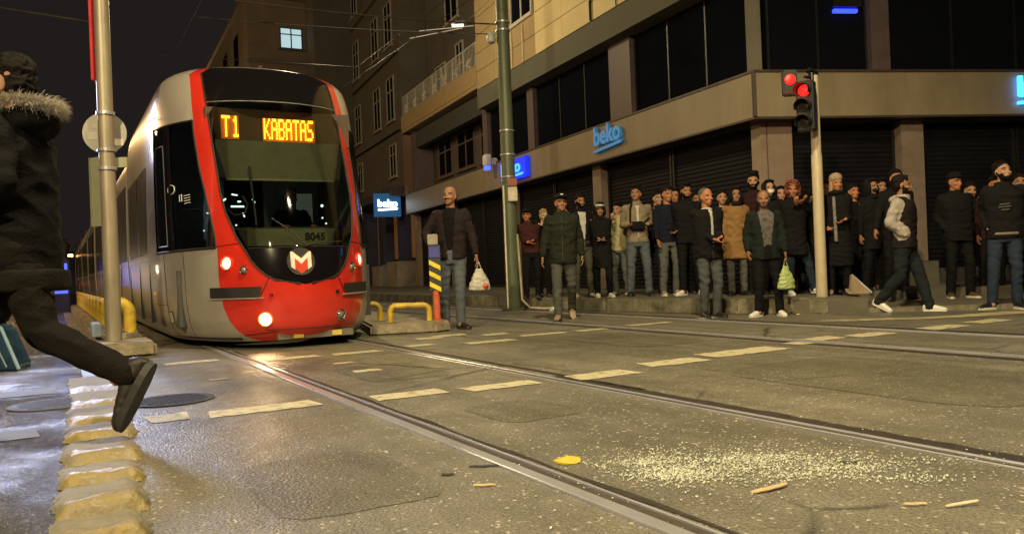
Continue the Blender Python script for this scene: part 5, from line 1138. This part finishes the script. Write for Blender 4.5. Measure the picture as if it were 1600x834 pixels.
    if hair == 'short': headgear([E((0, .022, 1.702), (.082*fw, .098, .079)), E((0, .042, 1.640), (.079*fw, .074, .080)), E((random.uniform(-.03,.03), -.03, 1.750), (.050, .045, .018))], .008, 'hair', hm, .012, 34)
    elif hair == 'quiff': headgear([E((0, .022, 1.702), (.083, .098, .080)), E((0, .042, 1.645), (.080, .074, .085)), E((0, -.045, 1.755), (.06, .045, .03)), E((.03, -.02, 1.765), (.05, .05, .03))], .008, 'hair', hm, .011, 30)
    elif hair == 'cropped': headgear([E((0, .024, 1.688), (.0775, .090, .0745)), E((0, .040, 1.645), (.0765, .068, .08))], .008, 'hair', hm, .002, 28)
    elif hair == 'balding': headgear([E((0, .045, 1.635), (.0785, .062, .062))], .008, 'hair', hm, .002, 28)
    elif hair == 'curly': headgear([E((0, .02, 1.70), (.105, .10, .09)), E((.075, .03, 1.62), (.045, .06, .10)), E((-.075, .03, 1.62), (.045, .06, .10)), E((0, .06, 1.6), (.1, .06, .12)), E((.03, -.05, 1.755), (.05, .04, .03)), E((-.04, -.045, 1.75), (.05, .04, .035))], .008, 'hair', hm, .022, 30)
    elif hair == 'long': headgear([E((0, .022, 1.700), (.083, .098, .076)), E((.068, .02, 1.57), (.026, .045, .13)), E((-.068, .02, 1.57), (.026, .045, .13)), E((0, .06, 1.56), (.08, .04, .15))], .008, 'hair', hm, .008, 25)
    if cap:
        c_ = headgear([E((0, .010, 1.712), (.086, .103, .066)), g_loft([(0, -.085, 1.700, .062, .075), (0, -.090, 1.708, .060, .073)], 20, 2.2)], .0075, 'cap', cap[0], .002, 20)
        if cap[1] is not None:
            v, f = g_ell((0, -.088, 1.742), (.024, .014, .010)); v = (v*1.06) @ RH.T + H((0, 0, 0)); mm = bpy.data.meshes.new('cap_badge'); mm.from_pydata(v.tolist(), [], f); child(mm, 'cap_badge', cap[1], c_)
    if hood == 'up' or hood is not None and not isinstance(hood, str):
        m_ = hood if not isinstance(hood, str) else jacket
        headgear([E((0, .035, 1.675), (.100, .100, .105)), E((.08, -.01, 1.60), (.032, .06, .085)), E((-.08, -.01, 1.60), (.032, .06, .085)), E((0, -.025, 1.49), (.09, .085, .05)), E((0, .05, 1.56), (.095, .07, .1)), E((0, -.03, 1.745), (.075, .06, .032))], .009, 'hood', m_, .008, 14)
    if mask: headgear([E((0, -.070, 1.588), (.050, .050, .040))], .008, 'face_mask', mask, 0)
    return body, dict(wr={s: body_world(body, wr[s]) for s in wr}, SC=SC, elb=elb, wrl=wr, ankl=ank, kneel=knee, hc=hc, shd=shd)
def body_world(o, p):
    M = Matrix.Translation(o.location) @ Matrix.Rotation(o.rotation_euler.z, 4, 'Z') @ Matrix.Diagonal((*o.scale, 1)); return M @ Vector(p)
def carrier(lab, top, w_, hgt, m, yaw=0, inside=None, name='plastic_bag'):
    """thin plastic bag hanging from a hand at the point top"""
    t = thing(name, lab, 'bag', top); x, y, z = top; F_ = Fr((x, y), yaw); 
    sec = [(0, 0, z-hgt, w_*.40, w_*.20), (0, 0, z-hgt+.015, w_*.50, w_*.26), (0, 0, z-hgt*.75, w_*.48, w_*.25), (0, 0, z-hgt*.5, w_*.34, w_*.17), (0, 0, z-hgt*.32, w_*.2, w_*.08), (0, 0, z-hgt*.22, w_*.14, w_*.05)]
    me, co = remesh([g_loft(sec, 24, 2.2)], .007, 'sack', 1, .012, 14, random.uniform(0, 9))
    o = bpy.data.objects.new('sack', me); me.materials.clear(); me.materials.append(m); COL.objects.link(o); V = np.empty(len(me.vertices)*3); me.vertices.foreach_get('co', V); V = V.reshape(-1, 3)
    c, s = math.cos(yaw), math.sin(yaw); V = np.stack([V[:,0]*c - V[:,1]*s, V[:,0]*s + V[:,1]*c, V[:,2]-z], 1); me.vertices.foreach_set('co', V.ravel()); o.parent = t
    mb = MB(F_); mb.tube([(-w_*.12, 0, z-hgt*.26), (-w_*.03, .0, z-.02), (0, 0, z+.01)], .006, 6); mb.tube([(w_*.12, 0, z-hgt*.26), (w_*.03, .0, z-.02), (0, 0, z+.01)], .006, 6); mb.build('handle', m, t)
    if inside: i = MB(F_); i.tube([(w_*.22, -w_*.16, z-hgt*.93), (w_*.25, -w_*.20, z-hgt*.82), (w_*.2, -w_*.18, z-hgt*.74)], [.03, .042, .02], 10); i.build('red_packet', inside, t, smooth=True)
    return t
def extra_part(body, V, F, name, m, smooth=True):
    me = bpy.data.meshes.new(name); me.from_pydata([tuple(v) for v in V], [], F); me.update(); me.materials.append(m); me.polygons.foreach_set('use_smooth', [smooth]*len(me.polygons))
    bm = bmesh.new(); bm.from_mesh(me); bmesh.ops.recalc_face_normals(bm, faces=bm.faces); bm.to_mesh(me); bm.free()
    o = bpy.data.objects.new(name, me); COL.objects.link(o); o.parent = body; return o
# placement: ground point under the feet from the measured bearing and distance
HYC = 1.906
_ca, _sa = math.cos(R(2.25)), math.sin(R(2.25))
def at(u, v, z=0.0):
    x = (u-800)*_ca - (v-417)*_sa; y = (u-800)*_sa + (v-417)*_ca; Y = 1250.*(CH-z)/(y-HYC); return (x/1250.*Y, Y, z)
def dist(u, Y, z=0.0):
    v = 440
    for _ in range(4):
        x = (u-800)*_ca - (v-417)*_sa; yy = HYC + (CH-z)/Y*1250; v = 417 + (yy - (u-800)*_sa)/_ca
    return (x/1250.*Y, Y, z)
C = cloth
blackj, navyj, greenj = C('black', (.016,.015,.017)), C('navy', (.018,.022,.040)), C('dark_green', (.035,.040,.026))
brownj, maroon, tan_ = C('plum_brown', (.040,.026,.028)), C('maroon', (.07,.022,.022)), C('beige', (.30,.24,.16))
jeans, jeansg, jeansd = C('blue_jeans', (.12,.14,.165)), C('grey_jeans', (.13,.135,.125)), C('dark_jeans', (.03,.045,.075))
olive, blackt, greyt = C('olive', (.085,.085,.06)), C('black_trousers', (.014,.014,.016)), C('grey_trousers', (.10,.10,.085))
white_s, blk_s, tan_s, brn_s = mat('shoe_white', (.72,.70,.63), .5, var=.08), mat('shoe_black', (.015,.013,.012), .35), mat('shoe_tan', (.30,.23,.15), .6), mat('shoe_brown', (.10,.05,.03), .5)
sole_w = mat('sole_white', (.7,.68,.6), .6)
cream = C('cream', (.50,.45,.26)); wht = C('white_shirt', (.62,.60,.55)); teeb = C('black_tee', (.010,.010,.012)); grey_tee = C('grey_print', (.16,.14,.13), var=.6, sc=22); furm = C('tan_fur', (.32,.18,.07))
P = person
KS = .2
# man with the bag in the road
b_, i_ = P('bald man in dark open jacket, black shirt and blue jeans beside the striped post', (-.80, 10.75, 0), R(-6), 1.90, 'mid', brownj, .86, .062, teeb, jeans, blk_s, hair='balding', mous=True, handL=(.31, -.04, .90), handR=(-.20, -.14, .97), poleR=(-.9, .3, -.2), footL=(.10, -.10), footR=(-.11, .0), toeL=.7, toeR=-.05, bulk=1.06, group='people standing in the street', hipx=.0)
carrier('white carrier bag with a red packet, held by the man in jeans', tuple(i_['wr'][1] + Vector((.03, -.02, -.10))), .29, .38, mat('bag_white', (.45,.42,.36), .5), R(10), mat('red_packet', (.6,.08,.06), .4))
# walking man in the cap
P('man walking over the tracks in dark green zipped jacket, cap and grey trousers', (.74, 11.55, 0), R(-4), 1.80, 'mid', greenj, .80, 0, None, greyt, tan_s, hair='short', cap=(C('cap_dark', (.02,.02,.02)), mat('badge_white', (.7,.7,.7), .5)), handL=(.27, .02, .90), handR=(-.30, -.10, .78), footL=(.10, .26), footR=(-.09, -.20), zL=.07, pL=.5, bulk=1.12, zip_=True, lean=.06, group='people standing in the street')
# crowd on the kerb
P('young man in a maroon top and black trousers, clasping his hands beside the green pole', dist(832, 15.0, KS), R(0), 1.66, 'warm', maroon, .9, 0, None, blackt, blk_s, handL=(.05, -.20, 1.14), handR=(-.05, -.20, 1.12), cap=(blackj, None))
P('blond person half hidden behind the walking man in the cap', dist(851, 15.3, KS), R(5), 1.66, 'pale', blackj, .84, 0, None, blackt, blk_s, hair='short', hairm=mat('hair_blond', (.35,.24,.12), .5, bump=.6, bscale=60), handR=(-.1, -.2, 1.48), female=True)
P('bearded man in black jacket over a white shirt, left of the stone column', dist(912, 14.4, KS), R(12), 1.84, 'mid', blackj, .86, .05, wht, olive, tan_s, beard='full', head=(R(10), 0), footL=(.13, -.02), footR=(-.12, .05))
P('woman all in black with a white patterned headband and white shoes', dist(943, 14.2, KS), R(-6), 1.66, 'mid', blackj, .55, 0, None, blackt, white_s, sole=sole_w, hair='long', female=True, hood=blackj, cap=(mat('headband', (.45,.44,.42), .7, var=.6, vscale=40), None), handL=(.05, -.18, 1.1), handR=(-.05, -.18, 1.1))
P('person in a cream puffer jacket looking at a phone, next to the man in beige', dist(972, 14.7, KS), R(-38), 1.70, 'light', cream, .84, 0, None, jeansg, tan_s, handL=(.03, -.27, 1.42), handR=(-.10, -.27, 1.40), head=(0, .25), bulk=1.05, female=True)
b_, i_ = P('man in beige shirt and light blue jeans with a black bag across his chest', dist(1000, 14.1, KS), R(-3), 1.92, 'mid', tan_, .86, .02, wht, jeans, blk_s, hair='quiff', handL=(.16, -.17, 1.16), handR=(-.17, -.17, 1.13), footL=(.15, -.03), footR=(-.14, 0))
bag_c = body_world(b_, (0, -.165, 1.13)); t = thing('crossbody_bag', 'black bag on a strap across the chest of the man in beige', 'bag', tuple(bag_c)); F_ = Fr((bag_c.x, bag_c.y), R(-3)); m = MB(F_); m.box(-.15, .12, -.045, .03, bag_c.z-.09, bag_c.z+.07); m.build('pouch', blackj, t, bevel=.03, smooth=True); m = MB(F_); m.tube([(-.14, .0, bag_c.z+.05), (-.13, .0, bag_c.z+.3), (-.09, .07, bag_c.z+.42)], .016, 8); m.tube([(.11, .0, bag_c.z+.05), (.2, .03, bag_c.z+.13)], .02, 8); m.build('strap', blackj, t)
P('young man in dark hooded top behind the man in the navy jacket', dist(1027, 14.8, KS), R(5), 1.88, 'light', blackj, .84, 0, None, jeansd, blk_s, hoodie=True)
P('man in navy jacket and grey jeans, hands together, pale shoes', dist(1048, 14.0, KS), R(10), 1.88, 'warm', navyj, .86, 0, None, jeansg, tan_s, hair='short', handR=(-.22, -.1, .9), handL=(.1, -.2, 1.05), footL=(.10, 0), footR=(-.14, -.05), sole=sole_w)
P('bearded man in a long black jacket, black trousers and white sneakers', dist(1078, 13.8, KS), R(-8), 1.90, 'mid', blackj, .82, 0, None, blackt, white_s, sole=sole_w, hair='quiff', beard='short', toeR=-.7, footR=(-.10, -.08), footL=(.17, 0), handL=(.16, -.05, .97), handR=(-.16, -.05, .97), bulk=1.10)
P('older grey-haired man in a black jacket and blue-grey jeans, standing below the kerb', (2.69, 10.95, 0), R(14), 1.76, 'warm', blackj, .80, .02, wht, C('slate_jeans', (.095,.105,.108)), blk_s, hair='cropped', hairm=mat('hair_grey', (.10,.08,.065), .5, bump=.5, bscale=60), handL=(.10, -.20, 1.09), handR=(-.02, -.22, 1.06), bulk=1.12, footL=(.08, -.04), footR=(-.08, .02), head=(R(12), 0), group='people standing in the street', mous=False)
P('woman in a black headscarf and tan fur coat behind the older man', dist(1152, 12.9, KS), R(-5), 1.72, 'mid', furm, .60, 0, None, C('skirt_grey', (.14,.13,.11)), blk_s, female=True, hair=None, hood=blackj, bulk=1.08, coatskirt=None)
P('dim-faced dark-haired man just left of the white-shirted bearded man', dist(886, 15.4, KS), R(-10), 1.72, 'mid', blackj, .84, 0, None, blackt, blk_s)
P('tall hooded man behind the bearded man in the long black jacket', dist(1063, 14.9, KS), R(-10), 1.92, 'warm', blackj, .84, 0, None, blackt, blk_s, hood=blackj, hair=None)
for u_, Y_, z_, h_, jk_, hr_, lab_, hd_ in [(1098, 14.2, KS, 1.78, blackj, 'short', 'dim figure in black between the long-jacketed man and the older man', None), (1134, 13.6, KS, 1.74, navyj, 'short', 'dim figure in navy between the older man and the tan fur coat', None),
        (1229, 13.1, KS, 1.72, blackj, None, 'dark hooded figure between the face mask and the red curly hair', blackj), (1288, 12.6, KS, 1.74, C('dark_olive', (.02,.02,.013)), 'long', 'dark-haired woman just left of the traffic light pole', None),
        (1340, 12.9, KS, 1.70, blackj, 'short', 'dark-haired figure in black behind the woman in the knitted hat', None), (1388, 12.9, KS, 1.76, navyj, 'quiff', 'dim figure in navy left of the white-sleeved man, at the back', None), (1527, 12.95, .055, 1.80, blackj, 'short', 'dim figure in black between the capped man and the right-edge group', None)]:
    P(lab_, dist(u_, Y_, z_), R(random.uniform(-20, 20)), h_, random.choice(['mid', 'warm', 'light']), jk_, random.choice([.7, .82, .84]), 0, None, blackt, random.choice([blk_s, brn_s]), hair=hr_, hood=hd_, head=(R(random.uniform(-15, 15)), R(random.uniform(-4, 8))), handL=(.17, -.05, .97), handR=(-.17, -.05, .97))
P('tall bearded man with curly dark hair in a maroon top, behind the bald man', dist(1184, 13.0, KS), R(-12), 1.95, 'light', C('maroon_dark', (.05,.018,.02)), .84, 0, None, blackt, blk_s, hair='quiff', beard='full', head=(R(-8), 0))
b_, i_ = P('bald man in open green jacket and patterned shirt, white sneakers, carrying a green bag', (3.42, 10.78, 0), R(-4), 1.68, 'mid', C('bottle_green', (.022,.032,.026)), .80, .085, grey_tee, blackt, white_s, sole=sole_w, hair='cropped', hairm=mat('hair_stubble', (.14,.08,.055), .6), mous=True, beard='short', handL=(.24, -.12, .88), handR=(-.26, -.08, .92), poleL=(.9, .6, -.2), footL=(.17, 0), footR=(-.13, -.03), toeR=-.85, toeL=.1, bulk=1.14, group='people standing in the street')
carrier('bright green carrier bag in the hand of the bald man with white sneakers', tuple(i_['wr'][1] + Vector((-.01, -.03, -.10))), .24, .40, mat('bag_green', (.36,.44,.17), .5), R(5))
P('person in black hood with a white face mask, behind the bald man', dist(1212, 12.6, KS), R(0), 1.78, 'light', blackj, .8, 0, None, blackt, blk_s, female=True, hair=None, hood=blackj, mask=mat('mask_white', (.7,.66,.62), .6))
P('woman with curly red hair holding her hands to her chin, white shoes', dist(1245, 12.2, KS), R(4), 1.72, 'warm', blackj, .62, 0, None, jeansd, white_s, female=True, hair='curly', hairm=mat('hair_red', (.16,.035,.015), .45, var=.4, vscale=30), handL=(.03, -.19, 1.42), handR=(-.03, -.19, 1.40), footL=(.30, .02), sole=sole_w, bulk=1.05)
P('dark-clad person behind the traffic light pole', dist(1278, 12.9, KS), R(0), 1.60, 'mid', navyj, .7, 0, None, blackt, tan_s, female=True, hood=blackj, hair=None, head=(R(20), R(15)))
b_, i_ = P('woman in beige knitted hat, black scarf and long black coat with beige boots', dist(1313, 11.9, KS), R(-18), 1.76, 'warm', blackj, .42, 0, None, blackt, tan_s, female=True, hair='long', hairm=mat('hair_blond', (0,0,0)), cap=None, bulk=1.08, handL=(.1, -.2, 1.1), handR=(-.15, -.2, 1.0), footR=(-.13, -.05))
v, f = g_ell((0, .012, 1.725), (.096, .108, .080)); extra_part(b_, v, f, 'knit_hat', C('knit_beige', (.50,.36,.24), var=.4, sc=40))
v, f = g_ell((0, -.01, 1.50), (.115, .11, .055)); extra_part(b_, v, f, 'scarf', blackj)
V, F = g_cone((-.05, -.155, 1.42), .022, (-.04, -.19, .80), .026); extra_part(b_, V, F, 'scarf_end', C('scarf_check', (.30,.27,.26), var=.8, sc=45))
t = thing('beige_tote', 'small beige triangular bag standing by the boots of the woman in the knitted hat', 'bag', dist(1342, 11.7, KS)); x, y, z = dist(1342, 11.7, KS)
m = MB(); m.prism([(x-.14, z), (x+.16, z), (x-.10, z+.30)], 'y', y-.05, y+.05); m.build('sack', mat('tote_beige', (.38,.28,.18), .7), t, bevel=.012); m = MB(); m.tube([(x-.10, y-.02, z+.29), (x+.17, y-.04, z+.02)], .012, 6); m.build('strap', white_s, t)
P('woman in black, mouth covered, between the knitted hat and the white-sleeved man', dist(1368, 12.6, KS), R(8), 1.74, 'mid', blackj, .66, 0, None, blackt, blk_s, female=True, hair=None, hood=blackj, mask=C('mask_dark', (.05,.03,.03)), footL=(.12, -.02), footR=(-.14, .03))
P('tall man in black behind the man with white sleeves, one hand hanging', dist(1404, 11.9, KS), R(-5), 1.80, 'warm', blackj, .8, 0, None, blackt, blk_s, hair='short', handR=(-.34, -.12, .86), head=(R(-5), 0))
b_, i_ = P('man walking right in a dark padded vest with pale grey sleeves and white sneakers', (5.18, 10.55, 0), R(48), 1.80, 'mid', C('vest_dark', (.030,.022,.022)), .84, 0, None, C('dark_teal_jeans', (.03,.038,.045)), white_s, sole=sole_w, hair='short', beard='short', sleeve=C('sleeve_grey', (.50,.44,.40), var=.35, sc=14), hoodie=True, handL=(.17, -.08, .97), handR=(-.17, -.08, .97), poleL=(.6, .9, -.2), poleR=(-.6, .9, -.2), footL=(.10, -.24), footR=(-.08, .30), zR=.07, pR=.45, bulk=1.15, fit=1.12, head=(R(20), 0), group='people standing in the street', hipz=.90)
P('man in black cap and black jacket with hands in pockets, in front of the shutter', dist(1499, 12.3, .055), R(-4), 1.90, 'warm', blackj, .80, 0, None, blackt, brn_s, hair='short', cap=(blackj, None), hoodie=True, handL=(.17, -.05, .97), handR=(-.17, -.05, .97), bulk=1.12, sole=sole_w)
P('dark-haired man half hidden behind the man at the right edge', dist(1553, 12.8, .055), R(-10), 1.88, 'warm', C('red_brown', (.05,.02,.018)), .82, 0, None, blackt, brn_s, hair='quiff', head=(0, R(12)))
b_, i_ = P('man in printed black hoodie and blue jeans, looking up, at the right edge', (6.42, 10.42, 0), R(-24), 1.90, 'light', blackj, .84, 0, None, jeansd, blk_s, sole=sole_w, hair='short', hairm=HB, beard='short', head=(R(30), R(-12)), handL=(.16, -.05, .97), handR=(-.17, -.05, .97), bulk=1.10, toeR=-.9, hoodie=True, group='people standing in the street')
cy0 = -.150
for k, (z, a, w_) in enumerate([(1.245, -.05, .10), (1.215, -.06, .12), (1.18, -.035, .08)]):
    V, F = g_cone((a, cy0, z), .010, (a+w_, cy0, z+.006), .010, 8, 2); extra_part(b_, V, F, 'chest_print', C('print_grey', (.12,.11,.10)))
V, F = g_cone((-.10, -.14, .90), .018, (.12, -.14, .90), .018, 8, 2); extra_part(b_, V, F, 'hem', C('hem_grey', (.26,.22,.18)))
P('person cut by the right edge, pale sneakers on the pavement', dist(1606, 11.6, .055), R(-6), 1.78, 'mid', blackj, .8, 0, None, blackt, white_s, sole=sole_w)
# phone and small things held
for (p, lab, mm) in [((.0, -.0, 0), None, None)]: pass
# driver behind the windscreen
x, y, _ = TF.p(.42, 2.15); P('tram driver in dark clothing sitting behind the windscreen', (x, y, .55), TH, 1.72, 'mid', blackj, .86, 0, None, blackt, blk_s, footL=(.12, -.45), footR=(-.12, -.45), hipz=.60, handL=(.2, -.35, .90), handR=(-.2, -.35, .90), group='people in vehicles')
# running man, cut by the left edge
rx, ry, _ = dist(44, 4.0, 0)
run_j = C('parka', (.009,.0085,.010)); 
b_, i_ = P('bearded man in a dark parka with a fur-trimmed hood, striding off to the left', (rx, ry, 0), R(-88), 1.90, 'light', run_j, .72, 0, None, C('khaki_dark', (.018,.015,.011)), mat('boot_dark', (.022,.017,.012), .55, var=.3, vscale=25), hair='short', beard='full', hipz=.93, hipy=.02,
    footL=(.10, .50), zL=.235, pL=1.08, toeL=0, footR=(-.10, -.52), zR=.0, pR=-.2, toeR=0, kneeL=(0, -.55, -.8), handL=(.24, -.13, 1.03), handR=(-.24, -.34, 1.18), poleL=(.2, .9, -.1), poleR=(-.3, .5, -.9), lean=.06, bulk=1.06, vox=.006, fingers=True, fit=1.10, shoesc=1.22, group='people in the road', hoodie=True, head=(R(0), R(4)))
for rr0, rr1, zz in [(.066, .062, 0)]:
    break
    A_ = i_['ankl'][1]; D_ = i_['kneel'][1] - A_; D_ /= np.linalg.norm(D_); V, F = g_cone(A_ - D_*.02, .058, A_ + D_*.10, .068, 16); extra_part(b_, V, F, 'boot_shaft', MATS['boot_dark'])
# parka hood at the back with a fringe of fur
hv = body_world(b_, (.02, .10, 1.47))
v1, f1 = g_ell((0, .085, 1.475), (.15, .10, .085)); v2, f2_ = g_ell((0, .05, 1.50), (.13, .10, .05)); me, _ = remesh([(v1, f1), (v2, f2_)], .009, 'hood', 2, .010, 9, 3)
o = bpy.data.objects.new('hood', me); me.materials.clear(); me.materials.append(run_j); COL.objects.link(o); o.parent = b_
V = []; F = []
rr = random.Random(5)
for k in range(5200):
    a = rr.uniform(-.35, math.pi+.35); 
    c = Vector((.135*math.cos(a), .04 + .13*math.sin(a), 1.535 + .02*math.sin(a) + .015*math.cos(2*a))); d = Vector((math.cos(a)*.9, math.sin(a)*1.0, rr.uniform(-.35, .9))).normalized()
    d = (d + Vector((rr.gauss(0,.35), rr.gauss(0,.35), rr.gauss(0,.35)))).normalized(); L = rr.uniform(.025, .062); sd_ = d.orthogonal().normalized()*.0011
    c = c + Vector((rr.gauss(0,.012), rr.gauss(0,.012), rr.gauss(0,.014))); b0 = len(V); t1 = c + d*L*.55; t2 = c + d*L + Vector((0, 0, -L*.25))
    V += [c - sd_, c + sd_, t1 + sd_*.8, t1 - sd_*.8, t2]; F += [(b0, b0+1, b0+2, b0+3), (b0+3, b0+2, b0+4)]
fur = extra_part(b_, V, F, 'fur_trim', mat('fur', (.60,.55,.48), .8, var=.3, vscale=50), False)
# coat hem band
me, _ = remesh([g_loft([(0, .02+0*z, z, rx_, ry_) for z, rx_, ry_ in [(.70, .198, .170), (.76, .200, .170), (.80, .198, .165)]])], .012, 'coat_hem', 2, .006, 9, 1); o = bpy.data.objects.new('coat_hem', me); me.materials.clear(); me.materials.append(C('hem_khaki', (.022,.018,.014))); COL.objects.link(o); o.parent = b_
# blue bag hanging at the runner's far side
c0 = dist(18, 3.7, 0); t = thing('blue_bag', 'dark blue shopping bag with pale glossy edges swinging below the running man', 'bag', (c0[0], c0[1], .72)); x, y = c0[0], c0[1]
m = MB(); m.prism([(x-.16, .40), (x+.075, .395), (x+.085, .42), (x+.01, .60), (x-.02, .615), (x-.16, .60)], 'y', y-.05, y+.06); m.build('sack', mat('bag_blue', (.02,.05,.09), .25, var=.5, vscale=9, coat=.5), t, bevel=.015, smooth=True)
m = MB(); m.tube([(x-.16, y-.055, .605), (x-.02, y-.055, .615), (x+.01, y-.055, .60), (x+.085, y-.055, .41)], .008, 8); m.tube([(x-.05, y-.055, .605), (x-.02, y-.055, .53), (x+.03, y-.055, .42)], .004, 6); m.build('edge', mat('bag_edge', (.25,.38,.5), .2), t, smooth=True)
